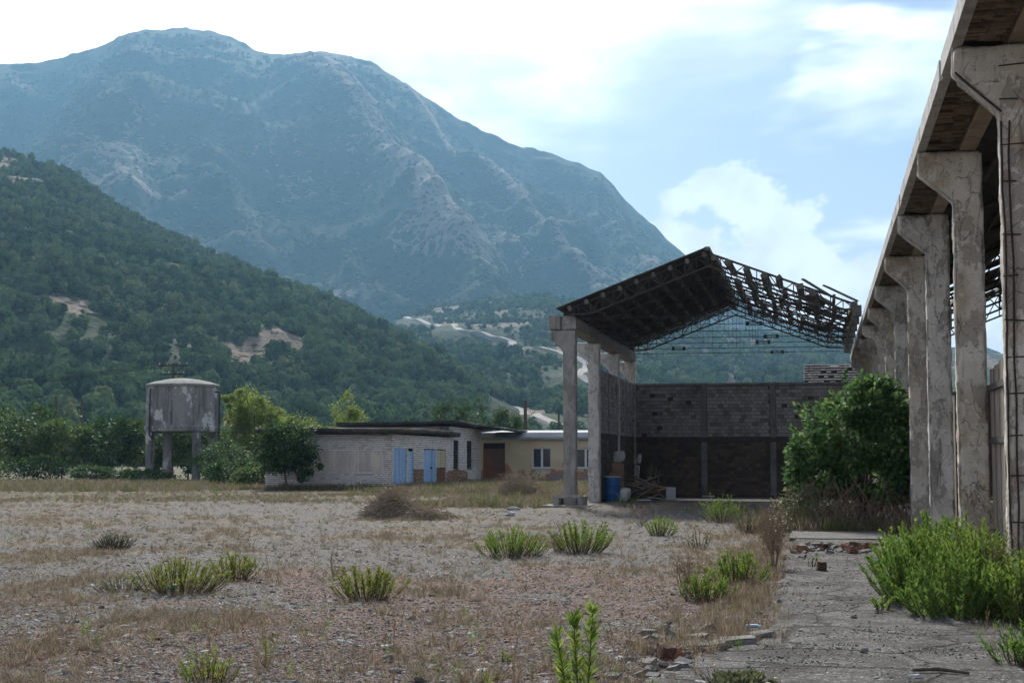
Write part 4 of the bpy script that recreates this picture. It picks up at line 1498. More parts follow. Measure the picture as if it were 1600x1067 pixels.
def sag_roof(name, x0, x1, y0, y1, z, thick, sag, parent, mat, seed, nx=22, ny=14):
    X, Yv = np.meshgrid(np.linspace(x0, x1, nx), np.linspace(y0, y1, ny))
    u = (X - x0) / (x1 - x0); v = (Yv - y0) / (y1 - y0)
    jx = (fbm(Yv * 1.7, X * 0 + 3, seed, 3) - .5) * .35 * ((u < .01) | (u > .99))
    jy = (fbm(X * 1.7, Yv * 0 + 5, seed + 2, 3) - .5) * .35 * ((v < .01) | (v > .99))
    Z = z(u, v) + (fbm(X * .9, Yv * .9, seed + 4, 3) - .5) * sag
    th = thick * (.7 + .6 * fbm(X * 1.4, Yv * 1.4, seed + 6, 3))
    top = np.stack([X + jx, Yv + jy, Z], -1).reshape(-1, 3)
    bot = np.stack([X + jx, Yv + jy, Z - th], -1).reshape(-1, 3)
    n = nx * ny
    F = []
    for j in range(ny - 1):
        for i in range(nx - 1):
            a = j * nx + i
            F += [(a, a + 1, a + nx + 1, a + nx), (n + a, n + a + nx, n + a + nx + 1, n + a + 1)]
    rim = [i for i in range(nx)] + [j * nx + nx - 1 for j in range(1, ny)] + [(ny - 1) * nx + i for i in range(nx - 2, -1, -1)] + [j * nx for j in range(ny - 2, 0, -1)]
    for a, b in zip(rim, rim[1:] + rim[:1]): F.append((a, n + a, n + b, b))
    org = np.array(ORG[parent.name])
    return link(name, np_mesh(name, np.concatenate([top, bot]) - org, F), mat, parent)


sag_roof('roof', -28.1, -20.55, 74.15, 87.6, lambda u, v: 3.08 + .10 * np.sin(v * 3) - .05 * u + .04 * v, .25, .14, wb, M_tar, 5)
sag_roof('upper_roof', -27.7, -20.4, 86.2, 96.2, lambda u, v: 3.66 + .12 * u * (1 - v) - .06 * v, .2, .16, wb, M_tar, 15)
sag_roof('upper_roof', -20.45, -18.4, 92.2, 97.8, lambda u, v: 3.60 - .24 * u, .14, .10, wb, M_tar, 25)

# ------------------------------------------------------------------ yellow plastered building
M_ylw = NT('yellow_plaster')
_n = M_ylw.noise(1.1, 7, .66); _f = M_ylw.noise(16, 6, .7)
_z = M_ylw.n('ShaderNodeSeparateXYZ'); M_ylw.l(M_ylw.coord(), _z.inputs[0])
_low = M_ylw.math('ADD', _n, M_ylw.math('MULTIPLY', M_ylw.math('SUBTRACT', 1.0, _z.outputs[2]), .22))
_c = M_ylw.mix(M_ylw.ramp(M_ylw.noise(.6, 4, .6), .35, .7), (0.58, 0.50, 0.33), (0.66, 0.59, 0.42))
_c = M_ylw.mix(M_ylw.ramp(_low, .54, .57), _c, (0.44, 0.22, 0.14))
_c = M_ylw.mix(M_ylw.ramp(_low, .63, .68), _c, (0.25, 0.24, 0.24))
_c = M_ylw.mix(M_ylw.ramp(M_ylw.noise(2.0, 5, .7, (6, 1, .3), off=(2, 0, 5)), .66, .72, 0, .7), _c, (0.38, 0.20, 0.13))
_c = M_ylw.mix(M_ylw.ramp(_f, .45, .8, 0, .3), _c, (0.3, 0.24, 0.17))
M_ylw.principled(_c, .92, M_ylw.bump(_f, .25, .01), spec=.1)
M_ylw = M_ylw.m
M_wht = plain('white_frame', (0.60, 0.62, 0.65), (0.70, 0.72, 0.74), 5, .6, .1)
M_groof = plain('grey_roof_edge', (0.26, 0.275, 0.30), (0.36, 0.375, 0.395), 2, .8, .2, stretch=(.4, 1, 1))
M_glass = NT('window_glass')
_p = M_glass.principled((0.012, 0.014, 0.016), .12, None, 0.0, .5)
M_glass = M_glass.m
yb = empty('yellow_building', (-15, 98, 0), 'low yellow plastered building with brown gate and white windows', 'building')
YF = 96.0
wx_ = [(-17.78, -16.58, .98, 2.24), (-14.98, -13.78, .98, 2.2), (-11.9, -10.7, .98, 2.2)]
yw = MB()
yw.box(-19.56, -9.2, YF, YF + .3, -.2, .98)
yw.box(-19.56, -9.2, YF, YF + .3, 2.24, 2.76)
yw.box(-21.3, -19.56, YF, YF + .3, 2.56, 2.76)
xs_ = [-19.56] + [v for w_ in wx_ for v in w_[:2]] + [-9.2]
for a, b in zip(xs_[0::2], xs_[1::2]): yw.box(a, b, YF, YF + .3, .98, 2.24)
yw.box(-9.5, -9.2, YF + .3, 103, -.2, 2.76); yw.box(-21.3, -21.0, YF + .3, 103, -.2, 2.76); yw.box(-21.3, -9.2, 103, 103.3, -.2, 3.3)
yw.build('wall', M_ylw, yb)
for a, b, z0, z1 in wx_:
    fr = MB()
    fr.box(a, b, YF + .06, YF + .12, z0, z0 + .07); fr.box(a, b, YF + .06, YF + .12, z1 - .06, z1)
    for x in (a, (a + b) / 2 - .07, b - .06): fr.box(x, x + (.14 if abs(x - (a + b) / 2 + .07) < .01 else .06), YF + .055, YF + .125, z0, z1)
    fo = fr.build('window', M_wht, yb)
    for xa, xb in ((a + .06, (a + b) / 2 - .07), ((a + b) / 2 + .07, b - .06)):
        MB().box(xa, xb, YF + .085, YF + .095, z0 + .07, z1 - .06).build('pane', M_glass, fo)
    MB().box(a - .06, b + .06, YF - .08, YF + .06, z0 - .06, z0).build('sill', M_wht, fo)
    MB().box(a + .01, b - .01, YF + .29, YF + .33, z0, z1).build('dark_backing', M_void, fo)  # near-black panel stands in for the unlit room behind the panes
gt = MB().box(-21.0, -19.58, YF + .10, YF + .16, .02, 2.20).build('gate', M_brown, yb)
MB().box(-20.96, -19.62, YF + .06, YF + .10, 2.08, 2.20).build('top_rail', M_brown, gt)
for x in (-20.9, -20.3, -19.66): MB().box(x - .03, x + .03, YF + .07, YF + .10, .02, 2.08).build('stile', M_brown, gt)
MB().box(-21.0, -19.58, YF + .2, YF + .26, 2.2, 2.56).build('lintel', M_void, gt)
MB().prism([(YF - .35, 2.78), (YF - .35, 2.92), (YF + .1, 3.22), (103.6, 3.5), (103.6, 3.36), (YF - .2, 2.78)], -21.2, -9.0, 'x').build('roof', M_groof, yb)

# far house seen over the back wall
M_tile = plain('weathered_tile', (0.42, 0.39, 0.36), (0.58, 0.55, 0.51), 2.2, .95, .4, stretch=(3, 1, 1))
hs = empty('far_house', (1.5, 98, 0), 'far house with broken pale tile roof above the back wall', 'house')
hw = MB().box(-.75, 4.5, 95.2, 101, -.2, 6.0).build('wall', M_plast, hs)
rf = MB()
for j in range(9):
    x = -.85
    while x < 4.6:
        w_ = RNG.uniform(.25, .4)
        if RNG.random() > .13:
            y0 = 95.0 + j * .36; z0 = 6.02 + j * .17
            rf.box(x, x + w_ - .02, y0, y0 + .44, z0, z0 + .05 + RNG.uniform(0, .04), Matrix.Translation((0, 0, 0)))
        x += w_
put(rf.build('roof_tiles', M_tile, hs), kind='stuff')
rfm = MB().prism([(95.1, 5.95), (98.3, 7.40), (101.2, 5.95)], -.75, 4.5, 'x').build('roof', M_steel, hs)

# ------------------------------------------------------------------ poles and wires
def pole(x, y, h, label, arms=0, r=.13):
    p = empty('utility_pole', (x, y, 0), label, 'pole')
    MB().tube([(x, y, -.3), (x, y, h)], [r, r * .75], 8).build('shaft', M_bark, p)
    for k in range(arms):
        z = h - .15 - .75 * k
        w_ = 1.35 - .35 * k
        a = MB().bar((x - w_, y, z + .0), (x + w_, y, z + .0), .12, .12).build('crossarm', M_ironp, p)
        MB().bar((x, y - .1, z - .8), (x + w_ * .8, y - .1, z - .05), .06).build('brace', M_ironp, p)
        for s in (-.95, -.4, .4, .95):
            MB().tube([(x + s * w_, y, z + .06), (x + s * w_, y, z + .28)], [.05, .07], 6).build('insulator', M_pale, a)
    return p


pole(-54.9, 125, 9.8, 'dark utility pole with crossarms rising behind the water tower', 2, .16)
pole(-69.9, 132.7, 7.4, 'left one of two thin poles above the green hedge', 0, .17)
pole(-67.5, 133.0, 7.1, 'right one of two thin poles above the green hedge', 0, .14)
pole(-22.4, 117.9, 6.1, 'bare wooden pole rising behind the grey roof', 0, .17)
pole(-24.8, 148, 6.4, 'thin far pole beside the winding pale road', 0, .12)
for i, (dx, z) in enumerate(((-1.28, 9.9), (-.5, 9.9), (.5, 9.9), (1.28, 9.9))):
    pts = []
    for f in np.linspace(0, 1, 14):
        pts.append((-54.9 + dx - 62 * f, 125 + 14 * f, z - 5.0 * f * (1 - f) * 1.2 - 1.2 * f))
    put(MB().tube(pts, .018, 4).build('overhead_wire', M_ironp), ('outermost left', 'second from left', 'third from left', 'rightmost')[i] + ' overhead wire running left from the crossarm pole', 'wire', 'overhead wires')

# ------------------------------------------------------------------ barrel, boxes and junk in the hangar
M_bblue = plain('barrel_blue', (0.016, 0.085, 0.26), (0.022, 0.105, 0.30), 3, .45, .05)
M_rim = plain('barrel_rim', (0.30, 0.36, 0.42), (0.38, 0.44, 0.50), 5, .5, .1)
M_card = plain('cardboard', (0.26, 0.18, 0.115), (0.33, 0.24, 0.155), 5, .9, .1)
M_sack = plain('white_sack', (0.48, 0.49, 0.50), (0.60, 0.61, 0.62), 7, .8, .4)
M_ply = plain('plywood', (0.15, 0.10, 0.06), (0.20, 0.14, 0.085), 4, .9, .1)
bx_, by_ = -7.30, 54.9 + .35
ba = empty('barrel', (bx_, by_, 0), 'blue plastic barrel beside the flaking white column', 'barrel')
MB().lathe([(0, .02), (.27, .02), (.285, .06), (.285, .25), (.30, .28), (.285, .31), (.285, .56), (.30, .59), (.285, .62), (.285, .84), (.27, .87)], 28, (bx_, by_, 0)).build('body', M_bblue, ba, True)
MB().lathe([(.27, .86), (.295, .86), (.295, .91), (.27, .915), (.25, .89), (0, .885)], 28, (bx_, by_, 0)).build('lid_ring', M_rim, ba)


def carton(x, y, z, w, d, h, rz, label):
    e = empty('cardboard_box', (x, y, z), label, 'box', None)
    M = Matrix.Translation((x, y, z)) @ Matrix.Rotation(rz, 4, 'Z')
    MB().box(-w / 2, w / 2, -d / 2, d / 2, 0, h, M).build('body', M_card, e, bevel=.006)
    for s in (-1, 1):
        Mf = M @ Matrix.Translation((0, s * d / 2, h + .004)) @ Matrix.Rotation(s * .14, 4, 'X')
        MB().box(-w / 2, w / 2, min(0, -s * d / 2 + s * .01), max(0, -s * d / 2 + s * .01), 0, .008, Mf).build('flap', M_card, e)


carton(-7.33, 56.35, 0.025, .62, .5, .72, .1, 'lowest cardboard box, mostly hidden behind the blue barrel')
carton(-7.30, 56.35, .765, .46, .42, .27, -.1, 'middle cardboard box of the stack behind the barrel')
carton(-7.24, 56.35, 1.055, .42, .40, .32, .12, 'top cardboard box of the stack, under a white sack')


def sack(x, y, z, w, d, h, seed, label, name='white_sack', mat=None):
    bm = bmesh.new()
    bmesh.ops.create_icosphere(bm, subdivisions=3, radius=1)
    r = np.random.default_rng(seed)
    for v in bm.verts:
        n = fbm(np.array([v.co.x * 2.2 + 5]), np.array([v.co.y * 2.2 + v.co.z * 1.7]), seed, 4)[0] - .5
        k = 1 + n * .75
        c = Vector((math.copysign(abs(v.co.x) ** .7, v.co.x), math.copysign(abs(v.co.y) ** .7, v.co.y), math.copysign(abs(v.co.z) ** .75, v.co.z)))
        v.co = Vector((c.x * w / 2 * k + c.z * w * .12, c.y * d / 2 * k, max(0, h / 2 + c.z * h / 2 * k)))
    me = bpy.data.meshes.new(name); bm.to_mesh(me); bm.free()
    o = link(name, me, mat or M_sack)
    o.location = (x, y, z)
    put(o, label, 'sack')
    return o


sack(-7.2, 56.35, 1.40, .42, .36, .42, 3, 'white sack lying on top of the cardboard boxes')
sack(-6.88, 55.35, .02, .40, .36, .48, 4, 'white sack standing on the ground right of the blue barrel')
sack(-6.62, 57.9, 1.36, .16, .14, .34, 6, 'small pale cloth hung on the timber pile by the side wall')
jr = random.Random(5)
jm = MB()
jm.box(-6.95, -5.75, 56.6, 58.4, .02, .30); jm.box(-6.85, -6.15, 56.9, 58.4, .30, .62)
# a heap of planks, each its own object
for i in range(46):
    L = jr.uniform(.5, 1.5)
    z = jr.uniform(.05, .85) * (1 - i / 90)
    f = 1 - z / 1.3
    x = -6.35 + jr.uniform(-.62, .75) * f
    y = 57.3 + jr.uniform(-.9, .7)
    M = Matrix.Translation((x, y, z)) @ Euler((jr.uniform(-.35, .35), jr.uniform(-.45, .45), jr.uniform(-1.2, 1.2)), 'XYZ').to_matrix().to_4x4()
    m = MB().box(-L / 2, L / 2, -jr.uniform(.03, .09), jr.uniform(.03, .09), -.014, .014, M)
    mi = (0, 1, 2, 0, 3)[i % 5]
    o = m.build('plank', (M_wood_o, M_ply, M_card, M_pale)[mi])
    where = ('low' if z < .22 else 'half way up' if z < .45 else 'high') + ' in the timber heap, ' + ('toward the barrel' if x < -6.6 else 'at its right end' if x > -6.1 else 'in its middle') + (' front' if y < 57.1 else ' back')
    put(o, ('long ' if L > 1.0 else 'short ') + ('grey wooden', 'brown plywood', 'tan cardboard', 'pale painted')[mi] + ' strip ' + where, 'plank', 'planks in the timber heap')
for i, x in enumerate((-6.3, -6.12, -6.0)):
    put(MB().bar((x, 58.0, .1), (x + .1, 58.3, 1.32 - .1 * i), .035, .03).build('stick', M_wood_o), ('left', 'middle', 'right')[i] + ' one of three thin sticks standing in the timber heap', 'stick', 'sticks in the timber heap')
M = Matrix.Translation((-5.42, 57.6, .02)) @ Euler((-.22, .04, .12), 'XYZ').to_matrix().to_4x4()
put(MB().box(-.19, .17, -.02, .02, 0, .47, M).build('leaning_board', M_sack, bevel=.008), 'pale panel leaning in the dark hangar', 'panel')
M = Matrix.Translation((-5.15, 63.6, .02)) @ Euler((-.1, 0, -.05), 'XYZ').to_matrix().to_4x4()
put(MB().box(-.28, .28, -.02, .02, 0, .58, M).build('brown_board', M_ply), 'square brown board standing near the sooty and shaded back wall', 'board')
put(MB().box(-6.45, -5.95, 55.5, 55.66, .03, .075, None).build('white_plank', M_sack, bevel=.01), 'short white plank lying on the ground before the heap', 'plank')
put(MB().box(-4.55, -4.05, 61.3, 61.5, .025, .09, None).build('white_plank', M_sack, bevel=.02), 'white slab lying on the hangar floor far right of the heap', 'slab')
# striped post in the heap
sp = empty('striped_post', (-6.72, 57.5, .6), 'short post with diagonal black and white stripes in the heap', 'post')
MB().tube([(-6.72, 57.5, .55), (-6.63, 57.5, 1.28)], .075, 12).build('shaft', M_sack, sp)
for k in range(7):
    z = .62 + k * .095
    x = -6.72 + (z - .55) * .123
    MB().tube([(x - .03, 57.42, z - .03), (x + .055, 57.415, z + .035)], .020, 5).build('stripe', M_ironp, sp)
# ------------------------------------------------------------------ trees and bushes behind the yard
HEDGE = [(-57.5, 106, 6.1, 2.6), (-54.2, 104, 5.2, 2.4), (-61.5, 108, 6.6, 2.8), (-51.6, 106, 5.4, 2.3), (-65.5, 110, 6.4, 3.0), (-49.3, 108, 5.0, 2.2), (-47.0, 110, 4.6, 2.1), (-44.6, 109, 4.4, 2.0), (-69.0, 109, 7.0, 3.0)]
HL = ['dark leafy tree in the hedge, fourth from the left edge', 'hedge tree with bare stems below, fifth from the left edge', 'tall hedge tree third from the left edge', 'hedge tree sixth from the left edge, two places left of the tower', 'broad hedge tree second from the left edge',
      'hedge tree directly left of the water tower', 'shaded hedge tree seen behind the left tower legs', 'shaded hedge tree seen between the tower legs', 'tallest hedge tree at the left edge of the photo']
for i, (x, y, h, r) in enumerate(HEDGE):
    tree('hedge_tree', HL[i], 'tree', (x, y, 0), h * .88, (r, r * .8), M_leafm if i % 3 else M_leafd, 60, 3000, .30, 400 + i, 'hedge trees left of the shed', low=.2, clump=.26)
tree('yellow_tree', 'yellow green bushy tree between the tower and the white shed', 'tree', (-40.4, 106.5, 0), 6.1, (1.75, 1.6), M_leafy, 60, 7000, .20, 431, low=.25, clump=.24, extra=[(-1.5, 0, 5.9, .8, .12), (1.6, -.3, 4.2, 1.1, .2)])
tree('yellow_tree', 'yellow green tree low beside the tower\'s right leg', 'tree', (-42.0, 108.5, 0), 6.7, (1.3, 1.3), M_leafy, 45, 4500, .2, 432, low=.3, clump=.24)
tree('round_tree', 'round bright yellow green treetop above the black roof', 'tree', (-38.7, 124, 0), 6.6, (1.35, 1.35), M_leafy, 45, 4200, .19, 433, low=.45, clump=.25)
tree('round_tree', 'flat olive treetop just left of the round bright treetop', 'tree', (-43.6, 124, 0), 5.4, (2.9, 1.6), M_leafy, 60, 5000, .2, 434, low=.3, clump=.22)
FEA = [(-30.6, 126, 6.3, 1.25, 'leftmost feathery green tree behind the shed roof'), (-28.4, 127, 6.3, 1.3, 'middle feathery green tree behind the shed roof'), (-26.2, 126.5, 6.0, 1.2, 'third feathery green tree behind the shed roof'), (-24.6, 126, 5.0, 1.3, 'lowest feathery tree, nearest the bare pole')]
for i, (x, y, h, r, lb) in enumerate(FEA):
    tree('feathery_tree', lb, 'tree', (x, y, 0), h, (r, r), M_leaff, 34, 1700, .34, 440 + i, 'feathery trees behind the shed', low=.3, clump=.3, wid=.28)
tree('dark_bush', 'round dark green bush against the white shed wall', 'bush', (-26.0, 73.3, 0), 3.25, (1.45, 1.1), M_leafd, 55, 5200, .17, 450, low=.22, clump=.26, extra=[(-1.3, .2, 2.0, .7, .15), (1.0, -.2, 1.3, .8, .18)])
LOW = [(-53.5, 99, 1.7, 2.2, 'wide low bramble mound before the hedge, left of the tower'), (-58.5, 100, 1.6, 2.5, 'low bramble mound near the left edge of the photo'), (-48.8, 98, 0.95, 2.0, 'low bramble mound touching the tower\'s left leg'), (-44.5, 97.5, 0.75, 2.0, 'low bramble mound in front of the tower legs'), (-40.0, 98, 2.4, 1.9, 'tall bramble mound right of the tower'), (-37.2, 94, 2.8, 1.8, 'dark shrub between tower and shed corner'), (-33.9, 86, 1.5, 1.7, 'low bramble mound left of the shed corner'), (-30.2, 80, 1.1, 1.4, 'low weeds at the left corner of the shed')]
for i, (x, y, h, r, lb) in enumerate(LOW):
    tree('bramble', lb, 'bush', (x, y, 0), h, (r, r * .7), (M_leafd, M_leafm, M_leaff)[i % 3], 45, 2300, .20, 460 + i, 'bramble mounds along the far edge of the yard', low=.0, clump=.28)

# the big bush against the columns
fig = empty('fig_bush', (.95, 36.0, 0), 'big dark green bush crowding the columns', 'bush')
rng = np.random.default_rng(5)
P1, D1 = crown_points((.98, 36.0, 1.70), (1.38, 1.1, 1.28), 80, 8000, rng, .6, .17)
P2, D2 = crown_points((1.12, 36.1, 2.60), (.62, .6, .70), 40, 2600, rng, .4, .26)
P3, D3 = crown_points((1.85, 35.6, 1.5), (.75, .6, .95), 50, 3000, rng, .5, .24)
P4, D4 = crown_points((-.22, 35.7, 1.40), (.55, .6, .75), 34, 2000, rng, .5, .25)
P5, D5 = crown_points((1.98, 34.6, 2.15), (.16, .16, .5), 14, 260, rng, .3, .4)
Ps, Ds = [P1, P2, P3, P4, P5], [D1, D2, D3, D4, D5]
for i in range(46):
    a, el = rng.uniform(0, 6.28), rng.uniform(-.1, 1.3)
    dirv = np.array([math.cos(a) * math.cos(el), math.sin(a) * math.cos(el), math.sin(el)])
    st_ = np.array([.85, 36.0, 1.8]) + dirv * np.array([1.25, 1.0, 1.15]) * rng.uniform(.8, 1.0)
    dirv = dirv + np.array([0, 0, .45]); nl = rng.integers(14, 30)
    f = rng.random(nl)[:, None] * rng.uniform(.25, .55)
    Ps.append(st_ + f * dirv + rng.normal(size=(nl, 3)) * .035); Ds.append(np.tile(dirv * .6, (nl, 1)) + rng.normal(size=(nl, 3)) * .6)
P = np.concatenate(Ps); D = np.concatenate(Ds)
k = P[:, 2] > .28 + .35 * rng.random(len(P)); P, D = P[k], D[k]
s = .135 * (.65 + .7 * rng.random(len(P)))
leaf_object('crown', *leaf_quads(P, D, s, s * .62, rng), M_fig, fig)
tr = MB()
for i in range(11):
    a = rng.uniform(0, 6.28)
    q = Vector((.8 + 1.0 * math.cos(a) * rng.uniform(.4, 1), 36.0 + .8 * math.sin(a), rng.uniform(1.4, 2.5)))
    p = Vector((.85 + rng.normal() * .25, 36 + rng.normal() * .2, -.1))
    tr.tube([p, p.lerp(q, .5) + Vector((0, 0, .2)), q], [.05, .035, .012], 6)
tr.build('trunk', M_bark, fig)
# dead stems hanging round its foot
dv = MB()
for i in range(230):
    a = rng.uniform(0, 6.28)
    p = Vector((.65 + 1.35 * math.cos(a) * rng.uniform(.35, 1), 35.7 + .85 * math.sin(a), rng.uniform(.4, 1.2)))
    q = Vector((p.x + rng.normal() * .35, p.y + rng.normal() * .25 - .15, 0.0))
    mid = p.lerp(q, .5) + Vector((rng.normal() * .15, rng.normal() * .1, .1))
    dv.tube([p, mid, q], [.007, .008, .006], 4, False)
put(dv.build('dead_stems', M_twig, fig), kind='stuff')
Pd, Dd = crown_points((.3, 35.4, .45), (1.35, .6, .45), 60, 1300, rng, .5, .25)
Pd[:, 2] = np.maximum(Pd[:, 2], .03)
leaf_object('dead_leaves', *leaf_quads(Pd, Dd, .08, .04, rng), M_dryl, fig)
Pl, Dl = crown_points((-.55, 35.0, .45), (.55, .6, .5), 30, 1500, rng, .4, .3)
Pl[:, 2] = np.maximum(Pl[:, 2], .03)
leaf_object('low_leaves', *leaf_quads(Pl, Dl, .07, .035, rng), M_sage, fig)
fig.location = (1.10, 35.0, 0)


# ------------------------------------------------------------------ weeds of the yard
GW = 'green weeds of the yard'


def weed(name, label, x, y, h, r, nst, mat, seed, cat='weed', group=None, leafl=.052, dry=.42, lean=.35, dens=52, leafw=.24, z0=None, fmin=.10, wild=.17):
    rng = np.random.default_rng(seed)
    gz = float(ground_z(np.array([x]), np.array([y]))[0]) if z0 is None else z0
    if group == GW: h = h * .88
    e = empty(name, (x, y, gz), label, cat, group)
    st = MB()
    P = []; D = []; Pd = []; Dd = []
    for i in range(int(nst * 1.5)):
        a = rng.uniform(0, 6.28); q = rng.random() ** .6
        b = Vector((x + r * .55 * q * math.cos(a), y + r * .55 * q * math.sin(a), gz - .03))
        hh = h * rng.uniform(.6, 1.0) * (1 - .5 * q * q)
        out = Vector((math.cos(a), math.sin(a), 0)) * (lean * 1.2 * q * hh + r * .25 * q)
        tip = b + out + Vector((rng.normal() * hh * wild, rng.normal() * hh * wild, hh))
        mid = b.lerp(tip, .5) + out * .12 - Vector((0, 0, hh * .02))
        st.tube([b, mid, tip], [.006, .005, .002], 4, False)
        n = int(dens * (hh / .5) ** .8 * rng.uniform(.8, 1.2))
        f = fmin + (1 - fmin) * rng.random(n) ** .8
        B = np.array(b); Mi = np.array(mid); T = np.array(tip)
        f_ = f[:, None]
        pp = (1 - f_) ** 2 * B + 2 * f_ * (1 - f_) * Mi + f_ ** 2 * T
        tg = T - B; tg = tg / np.linalg.norm(tg)
        aa = rng.uniform(0, 6.28, n)
        dd = np.stack([np.cos(aa), np.sin(aa), np.zeros(n)], -1) * .75 + tg * (.55 + .5 * f_)
        low = f < fmin + dry * rng.random(n) * 1.4
        P.append(pp[~low]); D.append(dd[~low]); Pd.append(pp[low]); Dd.append(dd[low] * np.array([1, 1, -.3]))
    put(st.build('stems', M_bark, e), kind='stuff')
    P = np.concatenate(P); D = np.concatenate(D); Pd = np.concatenate(Pd); Dd = np.concatenate(Dd)
    L = leafl * (.6 + .7 * rng.random(len(P)))
    leaf_object('foliage', *leaf_quads(P, D, L, L * leafw, rng), mat, e)
    if len(Pd) > 8:
        leaf_object('withered_leaves', *leaf_quads(Pd, Dd, leafl * .8, leafl * .16, rng), M_dryl, e)
    return e


GW = 'green weeds of the yard'
weed('weed', 'widest yellow green weed clump at left, a green plastic scrap in it', -7.05, 16.3, .50, .62, 60, M_weedy, 501, group=GW, dens=40)
weed('weed', 'small upright weed just right of the widest left clump', -7.18, 18.3, .44, .34, 28, M_weedy, 502, group=GW)
weed('weed', 'thin pale weed spreading left of the widest left clump', -7.75, 16.4, .24, .38, 26, M_sage, 503, group=GW, dens=24)
weed('weed', 'yellowing weed clump left of the yard\'s middle', -4.75, 16.0, .48, .44, 40, M_weedy, 504, group=GW)
weed('weed', 'bright broad weed mid yard, left one of a pair', -4.68, 23.4, .56, .70, 64, M_weed, 505, group=GW, lean=.3)
weed('weed', 'bright upright weed mid yard, right one of a pair', -3.72, 24.4, .72, .52, 48, M_weed, 506, group=GW)
weed('weed', 'small bright weed before the hangar\'s left part', -3.08, 30.4, .50, .38, 26, M_weed, 507, group=GW)
weed('weed', 'tall loose weed before the hangar\'s dark middle', -2.25, 36.8, .86, .55, 34, M_weed, 508, group=GW)
weed('weed', 'bright weed at the lane\'s left edge, farther of two', -1.0, 19.1, .52, .42, 42, M_weed, 509, group=GW)
weed('weed', 'bright weed at the lane\'s left edge, nearer of two', -1.2, 16.8, .40, .32, 34, M_weed, 510, group=GW)
weed('weed', 'small weed cut by the bottom edge, left of centre', -4.05, 9.9, .26, .22, 18, M_weedy, 511, group=GW, leafl=.045)
weed('weed', 'single tiny sprout on the red brown soil', -2.32, 11.3, .17, .05, 3, M_weed, 512, group=GW, leafl=.035)
weed('weed', 'tall leafy spike rising from the bottom edge', -1.30, 8.55, 1.0, .06, 2, M_weed, 513, group=GW, leafl=.075, dens=150, dry=.0, lean=.1, leafw=.2, wild=.06)
weed('weed', 'short leafy shoot beside the tall bottom spike', -1.06, 8.75, .40, .12, 4, M_weed, 514, group=GW, leafl=.05, dens=60)
weed('sage_weed', 'pale crinkled low weed at the bottom of the lane', -.55, 10.5, .11, .30, 46, M_sage, 515, group=GW, leafl=.04, dens=70, dry=.0, leafw=.6, z0=.02)
weed('weed', 'small weed in the lane beside the lone upright brick', -.12, 22.0, .26, .16, 7, M_weedd, 516, group=GW, dens=14, z0=.02)
weed('weed', 'pale small weed beside the grey column footing', -6.1, 49.0, .55, .5, 20, M_weedd, 517, group=GW, dens=22)
weed('weed', 'loose weed left of the column footing', -10.2, 47.5, .55, .7, 26, M_weedd, 518, group=GW, dens=20)
weed('weed', 'loose grey green weed in front of the big dark bush', -1.35, 31.5, .62, .42, 22, M_sage, 519, group=GW, dens=22)
weed('weed', 'pale thin weed left of the lane before the hangar', -2.0, 26.0, .48, .22, 10, M_sage, 520, group=GW, dens=18)
weed('rush_tuft', 'dark spiky rush tuft alone in the left gravel', -11.8, 24.5, .36, .34, 90, M_tuft, 521, group=GW, leafl=.10, dens=10, lean=.8, leafw=.07)
# thicket of weeds beside the lane
TH = [(1.42, 20.0, .95, .75, 60, 'farthest plant of the bright thicket, against the columns'), (1.22, 18.2, .92, .75, 66, 'left far plant of the bright green thicket'), (1.65, 18.0, 1.0, .7, 60, 'far plant of the bright thicket beside the board fence'),
      (1.10, 16.6, .86, .72, 70, 'left middle plant of the bright green thicket by the lane'), (1.55, 16.2, .95, .75, 70, 'right middle plant of the bright thicket, before the nearest column'), (1.28, 15.2, .70, .62, 64, 'nearest plant of the bright thicket at the lane\'s edge'), (1.85, 14.9, .78, .6, 50, 'thicket plant at the right edge of the photo')]
for i, (x, y, h, r, n, lb) in enumerate(TH):
    weed('thicket_weed', lb, x, y, h, r, n, M_weedd if i % 2 else M_weed, 540 + i, group='weeds of the green thicket', leafl=.058, dens=84, dry=.10, lean=.22, z0=-.02, fmin=.04)
weed('weed', 'small green sprout at the left foot of the thicket', .60, 15.7, .22, .12, 8, M_weed, 560, group=GW, z0=.02)
weed('weed', 'leafy weed in the bottom right corner', 1.48, 11.9, .44, .32, 34, M_weedd, 561, group=GW, z0=0)


def stalk(name, label, x, y, h, r, n, seed, cat='dry weed', twigs=6, group='dry weeds'):
    rng = np.random.default_rng(seed)
    gz = float(ground_z(np.array([x]), np.array([y]))[0])
    e = empty(name, (x, y, gz), label, cat, group)
    m = MB(); P = []; D = []
    for i in range(n):
        a = rng.uniform(0, 6.28)
        b = Vector((x + rng.normal() * .04, y + rng.normal() * .04, gz - .03))
        t = b + Vector((r * math.cos(a) * rng.random(), r * math.sin(a) * rng.random(), h * rng.uniform(.6, 1)))
        m.tube([b, b.lerp(t, .5) + Vector((rng.normal() * .03, rng.normal() * .03, 0)), t], [.007, .005, .002], 4, False)
        for j in range(twigs):
            f = rng.uniform(.3, .95); p = b.lerp(t, f); aa = rng.uniform(0, 6.28)
            q = p + Vector((math.cos(aa) * h * .14, math.sin(aa) * h * .14, h * .12))
            m.tube([p, q], [.003, .001], 3, False)
            for u in (.4, .7, 1.0):
                P.append(p.lerp(q, u)); D.append((math.cos(aa + u), math.sin(aa + u), .4))
    m.build('stems', M_twig, e)
    if P:
        leaf_object('seed_heads', *leaf_quads(np.array(P), np.array(D), .035, .014, rng), M_dryl, e)


